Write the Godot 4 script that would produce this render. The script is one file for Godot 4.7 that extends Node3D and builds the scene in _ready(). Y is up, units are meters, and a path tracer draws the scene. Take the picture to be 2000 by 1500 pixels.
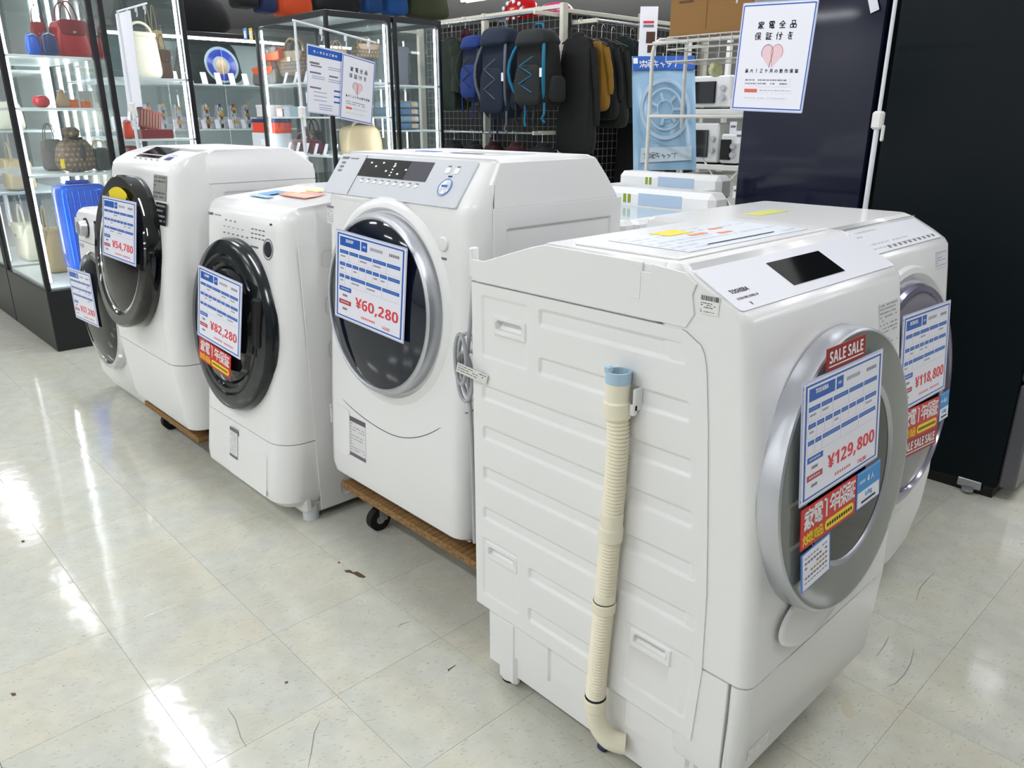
extends Node3D
# ---------------------------------------------------------------- camera numbers (photo taken as 2000 x 1500)
const FOCAL := 1510.0
const EYE := Vector3(0, 1.25, 0)
const PITCH := -19.07
const YAW := -43.3
const TILE := 0.3025
var rng := RandomNumberGenerator.new()
var M := {}
var taken := {}
var cam_basis: Basis

# ---------------------------------------------------------------- geometry collector
class G:
	var v := PackedVector3Array()
	var n := PackedVector3Array()
	var t := PackedVector2Array()
	var xf := Transform3D.IDENTITY
	func tri(a: Vector3, b: Vector3, c: Vector3, na: Vector3, nb: Vector3, nc: Vector3, ta := Vector2.ZERO, tb := Vector2.ZERO, tc := Vector2.ZERO) -> void:
		var flip := (b - a).cross(c - a).dot(na + nb + nc) > 0.0
		var p := [a, c, b] if flip else [a, b, c]
		var q := [na, nc, nb] if flip else [na, nb, nc]
		var r := [ta, tc, tb] if flip else [ta, tb, tc]
		for i in 3:
			v.append(xf * (p[i] as Vector3))
			n.append((xf.basis * (q[i] as Vector3)).normalized())
			t.append(r[i])
	func quad(a: Vector3, b: Vector3, c: Vector3, d: Vector3, nn: Vector3) -> void:
		tri(a, b, c, nn, nn, nn, Vector2(0, 1), Vector2(1, 1), Vector2(1, 0))
		tri(a, c, d, nn, nn, nn, Vector2(0, 1), Vector2(1, 0), Vector2(0, 0))
	func quadn(a: Vector3, b: Vector3, c: Vector3, d: Vector3, na: Vector3, nb: Vector3, nc: Vector3, nd: Vector3) -> void:
		tri(a, b, c, na, nb, nc)
		tri(a, c, d, na, nc, nd)
	func box(c: Vector3, s: Vector3, b := 0.0) -> G:
		var h := s * 0.5
		for i in 3:
			var j := (i + 1) % 3
			var k := (i + 2) % 3
			for sg in [-1.0, 1.0]:
				var p := []
				for q in [[-1, -1], [1, -1], [1, 1], [-1, 1]]:
					var w := Vector3.ZERO
					w[i] = sg * h[i]
					w[j] = q[0] * (h[j] - b)
					w[k] = q[1] * (h[k] - b)
					p.append(c + w)
				var nn := Vector3.ZERO
				nn[i] = sg
				quad(p[0], p[1], p[2], p[3], nn)
				if b > 0.0:
					for sj in [-1.0, 1.0]:
						var e := []
						for q in [[0, -1], [0, 1], [1, 1], [1, -1]]:
							var w := Vector3.ZERO
							w[i] = sg * (h[i] - (b if q[0] == 1 else 0.0))
							w[j] = sj * (h[j] - (b if q[0] == 0 else 0.0))
							w[k] = q[1] * (h[k] - b)
							e.append(c + w)
						var en := Vector3.ZERO
						en[i] = sg
						en[j] = sj
						quad(e[0], e[1], e[2], e[3], en.normalized())
		if b > 0.0:
			for q in 8:
				var s3 := Vector3(-1 if q & 1 else 1, -1 if q & 2 else 1, -1 if q & 4 else 1)
				var p := []
				for i in 3:
					var w := s3 * (h - Vector3.ONE * b)
					w[i] = s3[i] * h[i]
					p.append(c + w)
				var nn := s3.normalized()
				tri(p[0], p[1], p[2], nn, nn, nn)
		return self
	func cyl(a: Vector3, b: Vector3, r0: float, r1 := -1.0, seg := 12, caps := true) -> G:
		if r1 < 0.0:
			r1 = r0
		var ax := (b - a).normalized()
		var u := ax.cross(Vector3.UP if absf(ax.y) < 0.9 else Vector3.RIGHT).normalized()
		var w := ax.cross(u)
		for i in seg:
			var d0 := u * cos(TAU * i / seg) + w * sin(TAU * i / seg)
			var d1 := u * cos(TAU * (i + 1) / seg) + w * sin(TAU * (i + 1) / seg)
			quadn(a + d0 * r0, a + d1 * r0, b + d1 * r1, b + d0 * r1, d0, d1, d1, d0)
			if caps:
				tri(a, a + d0 * r0, a + d1 * r0, -ax, -ax, -ax)
				tri(b, b + d0 * r1, b + d1 * r1, ax, ax, ax)
		return self
	func tube(path: Array, r, seg := 8) -> G:
		var rings := []
		var dirs := []
		var u := Vector3.ZERO
		for i in path.size():
			var p: Vector3 = path[i]
			var d: Vector3 = ((path[mini(i + 1, path.size() - 1)] as Vector3) - (path[maxi(i - 1, 0)] as Vector3)).normalized()
			if u == Vector3.ZERO:
				u = d.cross(Vector3.UP if absf(d.y) < 0.9 else Vector3.RIGHT).normalized()
			u = (u - d * d.dot(u)).normalized()
			var w := d.cross(u)
			var rr: float = r[i] if r is Array else r
			var ring := []
			var dr := []
			for k in seg:
				var q := u * cos(TAU * k / seg) + w * sin(TAU * k / seg)
				dr.append(q)
				ring.append(p + q * rr)
			rings.append(ring)
			dirs.append(dr)
		for i in path.size() - 1:
			var ax: Vector3 = (path[i + 1] as Vector3) - (path[i] as Vector3)
			var lean := Vector3.ZERO
			if r is Array and ax.length() > 0.00001:
				lean = ax.normalized() * ((float(r[i + 1]) - float(r[i])) / ax.length())
			for k in seg:
				var k1 := (k + 1) % seg
				quadn(rings[i][k], rings[i][k1], rings[i + 1][k1], rings[i + 1][k], dirs[i][k] - lean, dirs[i][k1] - lean, dirs[i + 1][k1] - lean, dirs[i + 1][k] - lean)
		for e in [0, path.size() - 1]:
			var nn: Vector3 = ((path[e] as Vector3) - (path[1 if e == 0 else e - 1] as Vector3)).normalized()
			for k in seg:
				tri(path[e], rings[e][k], rings[e][(k + 1) % seg], nn, nn, nn)
		return self
	# profile of (radius, height) turned about the local z axis
	func lathe(prof: Array, seg := 40, sx := 1.0, sy := 1.0) -> G:
		var nrm := []
		for i in prof.size() - 1:
			var d: Vector2 = (prof[i + 1] as Vector2) - (prof[i] as Vector2)
			nrm.append(Vector2(d.y, -d.x).normalized())
		for i in prof.size() - 1:
			var p0: Vector2 = prof[i]
			var p1: Vector2 = prof[i + 1]
			var n0: Vector2 = nrm[i]
			var n1: Vector2 = nrm[i]
			if i > 0 and nrm[i - 1].dot(nrm[i]) > 0.86:
				n0 = (nrm[i - 1] + nrm[i]).normalized()
			if i < prof.size() - 2 and nrm[i + 1].dot(nrm[i]) > 0.86:
				n1 = (nrm[i + 1] + nrm[i]).normalized()
			for k in seg:
				var a := TAU * k / seg
				var b := TAU * (k + 1) / seg
				var ca := Vector2(cos(a) * sx, sin(a) * sy)
				var cb := Vector2(cos(b) * sx, sin(b) * sy)
				var f := func(c: Vector2, p: Vector2) -> Vector3: return Vector3(c.x * p.x, c.y * p.x, p.y)
				quadn(f.call(ca, p0), f.call(cb, p0), f.call(cb, p1), f.call(ca, p1), Vector3(ca.x * n0.x, ca.y * n0.x, n0.y), Vector3(cb.x * n0.x, cb.y * n0.x, n0.y), Vector3(cb.x * n1.x, cb.y * n1.x, n1.y), Vector3(ca.x * n1.x, ca.y * n1.x, n1.y))
		return self
	# flat outline in local xy, from z0 to z0 + th, front rim bevelled
	func prism(o: PackedVector2Array, th: float, bev := 0.0, z0 := 0.0) -> G:
		var c := o.size()
		var area := 0.0
		for i in c:
			area += o[i].cross(o[(i + 1) % c])
		if area < 0.0:
			o = o.duplicate()
			o.reverse()
		var inn := PackedVector2Array()
		for i in c:
			var d0 := (o[i] - o[(i + c - 1) % c]).normalized()
			var d1 := (o[(i + 1) % c] - o[i]).normalized()
			var m := Vector2(d0.y, -d0.x) + Vector2(d1.y, -d1.x)
			inn.append(o[i] - m * (bev / maxf(0.3, m.length_squared() * 0.5)))
		var ids := Geometry2D.triangulate_polygon(o)
		var lo := o[0]
		var hi := o[0]
		for p in o:
			lo = lo.min(p)
			hi = hi.max(p)
		var sz := (hi - lo).max(Vector2(0.0001, 0.0001))
		for i in range(0, ids.size(), 3):
			var f := []
			var tt := []
			var bk := []
			for k in 3:
				var q := inn[ids[i + k]]
				f.append(Vector3(q.x, q.y, z0 + th))
				tt.append(Vector2((o[ids[i + k]].x - lo.x) / sz.x, 1.0 - (o[ids[i + k]].y - lo.y) / sz.y))
				bk.append(Vector3(o[ids[i + k]].x, o[ids[i + k]].y, z0))
			tri(f[0], f[1], f[2], Vector3.BACK, Vector3.BACK, Vector3.BACK, tt[0], tt[1], tt[2])
			tri(bk[0], bk[1], bk[2], Vector3.FORWARD, Vector3.FORWARD, Vector3.FORWARD)
		for i in c:
			var j := (i + 1) % c
			var d := (o[j] - o[i]).normalized()
			var nn := Vector3(d.y, -d.x, 0)
			var z1 := z0 + th - minf(bev, th)
			if z1 - z0 > 0.00001:
				quad(Vector3(o[i].x, o[i].y, z0), Vector3(o[j].x, o[j].y, z0), Vector3(o[j].x, o[j].y, z1), Vector3(o[i].x, o[i].y, z1), nn)
			if bev > 0.0:
				quad(Vector3(o[i].x, o[i].y, z1), Vector3(o[j].x, o[j].y, z1), Vector3(inn[j].x, inn[j].y, z0 + th), Vector3(inn[i].x, inn[i].y, z0 + th), (nn + Vector3.BACK).normalized())
		return self
	# rings: [y, half width, z back, z front, radius of the front corners, radius of the back corners]; smooth[i] rounds over ring i
	func loft(rings: Array, seg := 6, cap_lo := true, cap_hi := true, crease := 0.86) -> G:
		var pts := []
		var nh := []
		for r in rings:
			var p := []
			var nn := []
			var rf: float = r[4]
			var rb: float = r[5] if r.size() > 5 else 0.012
			var xo: float = r[6] if r.size() > 6 else 0.0
			for q in [[1, r[3], rf, 1, 0.0], [-1, r[3], rf, 1, 90.0], [-1, r[2], rb, -1, 180.0], [1, r[2], rb, -1, 270.0]]:
				var cc := Vector2(q[0] * (r[1] - q[2]), q[1] - q[3] * q[2])
				for k in seg + 1:
					var a := deg_to_rad(q[4] + 90.0 * k / seg)
					var d := Vector2(cos(a), sin(a))
					p.append(Vector3(cc.x + d.x * q[2] + xo, r[0], cc.y + d.y * q[2]))
					nn.append(Vector3(d.x, 0, d.y))
			pts.append(p)
			nh.append(nn)
		var c: int = pts[0].size()
		var bn := []
		for i in rings.size() - 1:
			var row := []
			for k in c:
				var tv: Vector3 = ((pts[i + 1][k] as Vector3) - (pts[i][k] as Vector3)).normalized()
				var h: Vector3 = nh[i][k]
				var q := h - tv * h.dot(tv)
				row.append(q.normalized() if q.length() > 0.001 else Vector3.UP)
			bn.append(row)
		for i in rings.size() - 1:
			for k in c:
				var k1 := (k + 1) % c
				var q := []
				for e in [[i, k, i - 1], [i, k1, i - 1], [i + 1, k1, i + 1], [i + 1, k, i + 1]]:
					var base: Vector3 = bn[i][e[1]]
					if e[2] >= 0 and e[2] < bn.size() and base.dot(bn[e[2]][e[1]]) > crease:
						base = (base + (bn[e[2]][e[1]] as Vector3)).normalized()
					q.append(base)
				quadn(pts[i][k], pts[i][k1], pts[i + 1][k1], pts[i + 1][k], q[0], q[1], q[2], q[3])
		for e in [[0, -1.0, cap_lo], [rings.size() - 1, 1.0, cap_hi]]:
			if e[2]:
				var row: Array = pts[e[0]]
				var mid := Vector3.ZERO
				for p in row:
					mid += p
				mid /= c
				for k in c:
					tri(mid, row[k], row[(k + 1) % c], Vector3(0, e[1], 0), Vector3(0, e[1], 0), Vector3(0, e[1], 0))
		return self
	# a surface from a function of (u, v) in 0..1
	func grid(f: Callable, nu: int, nv: int, wrap_u := false) -> G:
		var p := []
		var nn := []
		for i in nu + 1:
			var row := []
			var rn := []
			for j in nv + 1:
				var a := float(i) / nu
				var b := float(j) / nv
				row.append(f.call(a, b))
				var e := 0.003
				var du: Vector3 = f.call(a + e, b) - f.call(a - e, b) if wrap_u else f.call(minf(a + e, 1), b) - f.call(maxf(a - e, 0), b)
				var dv: Vector3 = f.call(a, minf(b + e, 1)) - f.call(a, maxf(b - e, 0))
				var q := du.cross(dv)
				rn.append(q.normalized() if q.length() > 1e-9 else Vector3.UP)
			p.append(row)
			nn.append(rn)
		for i in nu:
			for j in nv:
				var a0: Vector3 = p[i][j]
				var b0: Vector3 = p[i + 1][j]
				var c0: Vector3 = p[i + 1][j + 1]
				var d0: Vector3 = p[i][j + 1]
				tri(a0, b0, c0, nn[i][j], nn[i + 1][j], nn[i + 1][j + 1], Vector2(float(i) / nu, 1.0 - float(j) / nv), Vector2(float(i + 1) / nu, 1.0 - float(j) / nv), Vector2(float(i + 1) / nu, 1.0 - float(j + 1) / nv))
				tri(a0, c0, d0, nn[i][j], nn[i + 1][j + 1], nn[i][j + 1], Vector2(float(i) / nu, 1.0 - float(j) / nv), Vector2(float(i + 1) / nu, 1.0 - float(j + 1) / nv), Vector2(float(i) / nu, 1.0 - float(j + 1) / nv))
		return self
	# soft box: a superellipsoid with a waist, widths scaled from bottom (lo) to top (hi) and a few folds
	func soft(c: Vector3, s: Vector3, e := 0.45, lo := 1.0, hi := 1.0, fold := 0.0, nu := 28, nv := 14) -> G:
		var sp := func(x: float, k: float) -> float: return signf(x) * pow(absf(x), k)
		var f := func(a: float, b: float) -> Vector3:
			var th := TAU * a
			var ph := PI * (b - 0.5)
			var cy: float = sp.call(sin(ph), e)
			var rr: float = sp.call(cos(ph), e)
			var k := lerpf(lo, hi, cy * 0.5 + 0.5)
			var w := 1.0 + fold * sin(th * 5.0 + cy * 2.0) * cos(ph)
			return c + Vector3(sp.call(cos(th), e) * rr * s.x * 0.5 * k * w, cy * s.y * 0.5, sp.call(sin(th), e) * rr * s.z * 0.5 * k * w)
		var e0 := v.size()
		var x0 := xf
		xf = Transform3D.IDENTITY
		grid(f, nu, nv, true)
		for i in range(e0, v.size()):
			if n[i].dot(v[i] - c) < 0.0:
				n[i] = -n[i]
			v[i] = x0 * v[i]
			n[i] = (x0.basis * n[i]).normalized()
		xf = x0
		for i in range(e0, v.size(), 3):
			if (v[i + 1] - v[i]).cross(v[i + 2] - v[i]).dot(n[i] + n[i + 1] + n[i + 2]) > 0.0:
				var a := v[i + 1]
				v[i + 1] = v[i + 2]
				v[i + 2] = a
				a = n[i + 1]
				n[i + 1] = n[i + 2]
				n[i + 2] = a
		return self
	func mesh() -> ArrayMesh:
		var a := []
		a.resize(Mesh.ARRAY_MAX)
		a[Mesh.ARRAY_VERTEX] = v
		a[Mesh.ARRAY_NORMAL] = n
		a[Mesh.ARRAY_TEX_UV] = t
		var m := ArrayMesh.new()
		m.add_surface_from_arrays(Mesh.PRIMITIVE_TRIANGLES, a)
		return m

# ---------------------------------------------------------------- nodes
func numbered(s: String) -> String:
	var k: int = taken.get(s, 0)
	taken[s] = k + 1
	return s if k == 0 else "%s_%03d" % [s, k]
func put(g: G, called: String, m: Material, parent: Node3D = null) -> MeshInstance3D:
	var o := MeshInstance3D.new()
	o.name = numbered(called) if parent == null else called
	o.mesh = g.mesh()
	o.material_override = m
	(self if parent == null else parent).add_child(o, true)
	return o
func share(me: Mesh, called: String, m: Material, parent: Node3D, x := Transform3D.IDENTITY) -> MeshInstance3D:
	var o := MeshInstance3D.new()
	o.name = called
	o.mesh = me
	o.material_override = m
	o.transform = x
	parent.add_child(o, true)
	return o
func tag(o: Node3D, label: String, category: String, group := "") -> Node3D:
	o.set_meta("label", label)
	o.set_meta("category", category)
	if group:
		o.set_meta("group", group)
	return o
func thing(called: String, label: String, category: String, x := Transform3D.IDENTITY, group := "") -> Node3D:
	var o := Node3D.new()
	o.name = numbered(called)
	add_child(o)
	o.transform = x
	return tag(o, label, category, group)
func struct(o: Node3D) -> Node3D:
	o.set_meta("kind", "structure")
	return o
func at(p: Vector3, turn := 0.0) -> Transform3D:
	return Transform3D(Basis(Vector3.UP, deg_to_rad(turn)), p)
func frame(o: Vector3, u: Vector3, up: Vector3) -> Transform3D:
	var x := u.normalized()
	var z := x.cross(up).normalized()
	return Transform3D(Basis(x, z.cross(x), z), o)
func rect(x0: float, y0: float, x1: float, y1: float, r := 0.0, seg := 4) -> PackedVector2Array:
	var p := PackedVector2Array()
	if r <= 0.0:
		return PackedVector2Array([Vector2(x0, y0), Vector2(x1, y0), Vector2(x1, y1), Vector2(x0, y1)])
	for q in [[x1 - r, y1 - r, 0.0], [x0 + r, y1 - r, 90.0], [x0 + r, y0 + r, 180.0], [x1 - r, y0 + r, 270.0]]:
		for k in seg + 1:
			var a := deg_to_rad(q[2] + 90.0 * k / seg)
			p.append(Vector2(q[0] + cos(a) * r, q[1] + sin(a) * r))
	return p
func ngon(c: Vector2, rx: float, ry: float, seg := 32) -> PackedVector2Array:
	var p := PackedVector2Array()
	for k in seg:
		p.append(c + Vector2(cos(TAU * k / seg) * rx, sin(TAU * k / seg) * ry))
	return p
# ---------------------------------------------------------------- pixels to points, on a plane that the thing touches
func ray(u: float, v: float) -> Vector3:
	return cam_basis * Vector3((u - 1000.0) / FOCAL, -(v - 750.0) / FOCAL, -1.0)
func on_x(u: float, v: float, x: float) -> Vector3:
	var d := ray(u, v)
	return EYE + d * (x / d.x)
func on_z(u: float, v: float, z: float) -> Vector3:
	var d := ray(u, v)
	return EYE + d * (z / d.z)
func on_y(u: float, v: float, y: float) -> Vector3:
	var d := ray(u, v)
	return EYE + d * ((y - EYE.y) / d.y)
func on_plane(u: float, v: float, p: Vector3, n: Vector3) -> Vector3:
	var d := ray(u, v)
	return EYE + d * ((p - EYE).dot(n) / d.dot(n))
# ---------------------------------------------------------------- materials
func mat(key: String, c: Color, rough := 0.5, metal := 0.0, coat := 0.0) -> StandardMaterial3D:
	if M.has(key):
		return M[key]
	var m := StandardMaterial3D.new()
	m.resource_name = key
	m.albedo_color = c
	m.roughness = rough
	m.metallic = metal
	if coat > 0.0:
		m.clearcoat_enabled = true
		m.clearcoat = coat
		m.clearcoat_roughness = 0.05
	M[key] = m
	return m
func glass(key: String, c: Color, rough := 0.02) -> StandardMaterial3D:
	var m := mat(key, c, rough)
	m.transparency = BaseMaterial3D.TRANSPARENCY_ALPHA
	return m
func glow(key: String, c: Color, e: float) -> StandardMaterial3D:
	var m := mat(key, c, 0.5)
	m.emission_enabled = true
	m.emission = c
	m.emission_energy_multiplier = e
	return m
func cloth(key: String, c: Color, rough := 0.85) -> StandardMaterial3D:
	var m := mat(key, c, rough)
	m.rim_enabled = true
	m.rim = 0.3
	return m
func printed(key: String, im: Image, rough := 0.35) -> StandardMaterial3D:
	var m := mat(key, Color.WHITE, rough)
	m.albedo_texture = ImageTexture.create_from_image(im)
	m.texture_repeat = false
	return m
func noise_tex(freq: float, seed_: int, c0: Color, c1: Color, oct := 4, size := 512) -> NoiseTexture2D:
	var f := FastNoiseLite.new()
	f.seed = seed_
	f.frequency = freq
	f.fractal_octaves = oct
	var t := NoiseTexture2D.new()
	t.noise = f
	t.width = size
	t.height = size
	t.seamless = true
	var gr := Gradient.new()
	gr.set_color(0, c0)
	gr.set_color(1, c1)
	t.color_ramp = gr
	return t
func normal_tex(freq: float, seed_: int, strength: float, size := 512) -> NoiseTexture2D:
	var t := noise_tex(freq, seed_, Color.BLACK, Color.WHITE, 3, size)
	t.color_ramp = null
	t.as_normal_map = true
	t.bump_strength = strength
	return t
# ---------------------------------------------------------------- lettering
var fonts := {}
func text(s: String, h: float, m: Material, parent: Node3D, x: Transform3D, bold := true, narrow := 1.0, called := "lettering") -> void:
	var key := "b" if bold else "r"
	if not fonts.has(key):
		var f := SystemFont.new()
		f.font_names = PackedStringArray(["Droid Sans"])
		f.font_weight = 700 if bold else 400
		fonts[key] = f
	var tm := TextMesh.new()
	tm.text = s
	tm.font = fonts[key]
	tm.font_size = 32
	tm.pixel_size = h / 23.0
	tm.depth = 0.0004
	tm.curve_step = 2.0
	share(tm, called, m, parent, x * Transform3D(Basis.from_scale(Vector3(narrow, 1, 1)), Vector3.ZERO))
# Japanese signs as strokes on a ten by ten grid: pairs of digits, a gap between strokes
const KANJI := {
	"家": "5051 13119193 2383 5316 44666949 5518 6619 8466 6699", "電": "2080 13119193 5054 2333 2434 6373 6474 2585 2528 8588 2888 2686 55599998", "年": "2003 2181 2484 2426 0696 5159",
	"保": "2004 1319 4080 4043 8083 4383 3595 6369 6539 6599", "証": "1030 0242 1434 1636 1838 1719 3739 5191 7179 7595 5459 4999", "対": "2021 0252 4209 1459 6393 808979 6576",
	"象": "3002 3070 7052 2282 2225 8285 2585 5255 55676949 5507 5618 8566 6699", "商": "5051 1191 3133 7163 131913 1393 939989 4335 6375 3666 3638 6668 3868", "品": "2070 2024 7074 2474 0545 0509 4549 0949 5595 5559 9599 5999",
	"全": "5004 5094 2474 2676 1999 5459", "付": "2004 1319 4393 707959 5466", "き": "2171 1474 3067 6636 36273979", "最": "2070 2023 7073 2373 0595 2529 4549 2747 0949 5686 8659 5699",
	"大": "0393 5053 5309 5399", "ヶ": "4025 2393 6349", "月": "2080 202709 8089 2383 2686", "の": "524818153262949679", "動": "1040 0242 1434 1434 1616 1646 2129 0959 5393 709989 7249", "作": "2004 1319 5034 4292 6269 6595 6898",
	"サ": "0393 3036 707759", "ー": "1585", "ビ": "2028 2898 2494 7072 9092", "ス": "118109 5599", "ご": "2171 1618 1889 7072 9092", "案": "5051 13119193 2484 4265 6216 0696 5559 5609 5699", "内": "1319 1393 9399 5053 5317 5387",
	"洗": "0112 0314 0926 4133 3292 5056 3696 5639 7679 7999", "濯": "0112 0314 0926 3060 3363 7090 7393 3549 4494 4444 4949 4656 4858 6469 4999", "キ": "1272 1686 3069", "ャ": "2486 4369 8676", "ッ": "2345 5365 8449", "プ": "127259 8080 8191 9181",
	"人": "5052 5209 5299", "1": "3051 5159", "2": "2240 4070 7073 7319 1989",
}
func kanji(s: String, h: float, pitch: float, w: float, m: Material, parent: Node3D, x: Transform3D, called := "lettering") -> void:
	var g := G.new()
	g.xf = x
	var cx := 0.0
	for ch in s:
		if KANJI.has(ch):
			for st in (KANJI[ch] as String).split(" ", false):
				var prev := Vector2.INF
				for k in st.length() / 2:
					var q := Vector2(int(st[2 * k]), 9.0 - int(st[2 * k + 1])) * (h / 9.5) + Vector2(cx, 0)
					if prev != Vector2.INF and prev.distance_to(q) > 0.00001:
						var d := (q - prev).normalized() * (w * 0.5)
						var e := Vector2(-d.y, d.x)
						g.prism(PackedVector2Array([prev - d - e, q + d - e, q + d + e, prev - d + e]), 0.0003)
					prev = q
		cx += pitch
	put(g, called, m, parent)

func _ready() -> void:
	rng.seed = 7
	cam_basis = Basis(Vector3.UP, deg_to_rad(YAW)) * Basis(Vector3.RIGHT, deg_to_rad(PITCH))
	var cam := Camera3D.new()
	cam.name = "camera"
	cam.transform = Transform3D(cam_basis, EYE)
	cam.fov = rad_to_deg(2.0 * atan(750.0 / FOCAL))
	cam.near = 0.05
	cam.far = 60.0
	add_child(cam)
	var we := WorldEnvironment.new()
	we.name = "environment"
	var env := Environment.new()
	env.background_mode = Environment.BG_COLOR
	env.background_color = Color(0.0, 0.0, 0.0)
	env.tonemap_mode = Environment.TONE_MAPPER_LINEAR
	env.tonemap_exposure = 1.0
	env.sdfgi_enabled = true
	env.ssao_enabled = true
	env.ssil_enabled = true
	we.environment = env
	add_child(we)
	materials()
	ceiling_lights()
	setting()
	washers()
	cards()
	showcases()
	background()
	details()

func materials() -> void:
	mat("white", Color(0.93, 0.93, 0.925), 0.22)
	mat("white_side", Color(0.93, 0.93, 0.925), 0.34)
	mat("white_plate", Color(0.93, 0.93, 0.925), 0.3)
	mat("core", Color(0.35, 0.35, 0.36), 0.6)
	mat("silver", Color(0.76, 0.77, 0.79), 0.32, 0.7)
	mat("chrome", Color(0.88, 0.89, 0.9), 0.08, 1.0)
	mat("steel", Color(0.75, 0.76, 0.77), 0.25, 0.9)
	mat("black", Color(0.025, 0.027, 0.03), 0.25)
	mat("black_gloss", Color(0.02, 0.024, 0.028), 0.06, 0.0, 0.6)
	mat("dark", Color(0.06, 0.065, 0.075), 0.5)
	mat("rubber", Color(0.03, 0.03, 0.03), 0.75)
	mat("ink", Color(0.12, 0.12, 0.14), 0.6)
	mat("ink_grey", Color(0.45, 0.45, 0.48), 0.6)
	mat("ink_white", Color(0.93, 0.93, 0.93), 0.6)
	mat("ink_red", Color(0.86, 0.24, 0.28), 0.5)
	mat("ink_blue", Color(0.08, 0.35, 0.72), 0.5)
	mat("ink_yellow", Color(0.96, 0.84, 0.12), 0.5)
	mat("red_card", Color(0.80, 0.13, 0.13), 0.4)
	mat("sale_card", Color(0.60, 0.07, 0.08), 0.4)
	mat("paper", Color(0.93, 0.93, 0.96), 0.45)
	glass("sleeve", Color(0.9, 0.92, 1.0, 0.12), 0.05)
	glass("pane", Color(0.85, 0.95, 0.93, 0.05), 0.0)
	glass("door_glass", Color(0.16, 0.18, 0.17, 0.55), 0.03)
	mat("frame_black", Color(0.055, 0.065, 0.08), 0.35)
	mat("shelf_white", Color(0.86, 0.90, 0.90), 0.25)
	mat("enamel", Color(0.90, 0.90, 0.88), 0.35)
	mat("cream", Color(0.94, 0.915, 0.82), 0.4)
	mat("pale_blue", Color(0.68, 0.79, 0.86), 0.45)
	mat("cord_grey", Color(0.68, 0.69, 0.70), 0.5)
	mat("clear_plastic", Color(0.86, 0.88, 0.9), 0.12)
	var w := mat("plywood", Color(1, 1, 1), 0.7)
	w.albedo_texture = noise_tex(0.02, 5, Color(0.38, 0.27, 0.14), Color(0.66, 0.51, 0.30), 5)
	w.uv1_triplanar = true
	w.uv1_scale = Vector3(0.6, 6, 6)
	glow("tube_light", Color(0.97, 0.985, 1.0), 6.0)
	glow("led_light", Color(0.95, 0.985, 1.0), 16.0)

# ceiling lamps: twin tube fittings in rows, each with its area light
func ceiling_lights() -> void:
	var body := G.new().box(Vector3(0, 0, 0), Vector3(0.2, 0.05, 1.24), 0.008).mesh()
	var tb := G.new().cyl(Vector3(0, 0, -0.6), Vector3(0, 0, 0.6), 0.015, -1, 10).mesh()
	for i in range(-3, 5):
		for k in (6 if i == 2 or i == 3 else 5):
			var p := Vector3(-1.1 + 2.4 * i, 2.965, -9.5 + 2.4 * k)
			var t := thing("ceiling_light", "white twin tube light fitting fixed to the shop ceiling", "ceiling light", at(p), "ceiling tube lights")
			share(body, "housing", M.white_side, t)
			for s in [-1, 1]:
				share(tb, "tube", M.tube_light, t, at(Vector3(0.05 * s, -0.038, 0)))
			var l := AreaLight3D.new()
			l.name = "tube_area_light"
			l.area_size = Vector2(0.16, 1.2)
			l.light_energy = 1.88
			l.light_color = Color(0.975, 0.98, 1.0)
			l.area_range = 30.0
			l.shadow_enabled = true
			l.transform = Transform3D(Basis(Vector3.RIGHT, -PI / 2), Vector3(0, -0.06, 0))
			t.add_child(l)

func tile_image() -> Image:
	var s := 1024
	var im := Image.create(s, s, false, Image.FORMAT_RGB8)
	var f := FastNoiseLite.new()
	f.seed = 3
	f.frequency = 0.012
	f.fractal_octaves = 4
	var f2 := FastNoiseLite.new()
	f2.seed = 9
	f2.frequency = 0.004
	for y in s:
		for x in s:
			# wrap the noise round so that the repeat has no edge
			var k := f.get_noise_3d(cos(TAU * x / s) * 163.0, sin(TAU * x / s) * 163.0, y if y < s / 2 else s - y) * 0.035
			var q := f2.get_noise_3d(cos(TAU * x / s) * 163.0, sin(TAU * x / s) * 163.0, y if y < s / 2 else s - y)
			im.set_pixel(x, y, Color(0.80 + k + q * 0.02, 0.80 + k + q * 0.008, 0.748 + k - q * 0.02))
	var r := RandomNumberGenerator.new()
	r.seed = 21
	for i in 4200:
		var p := Vector2(r.randf() * s, r.randf() * s)
		var d := Vector2.from_angle(r.randfn(0.35, 0.35)) * r.randf_range(2.0, 13.0)
		var c := Color(0.46, 0.48, 0.45) if r.randf() < 0.62 else Color(0.88, 0.88, 0.85)
		var a := r.randf_range(0.15, 0.6)
		var st := int(d.length()) + 1
		for k in st:
			var q := p + d * (float(k) / st)
			var px := posmod(int(q.x), s)
			var py := posmod(int(q.y), s)
			im.set_pixel(px, py, im.get_pixel(px, py).lerp(c, a))
			if r.randf() < 0.4:
				py = posmod(py + 1, s)
				im.set_pixel(px, py, im.get_pixel(px, py).lerp(c, a * 0.7))
	return im

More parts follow.
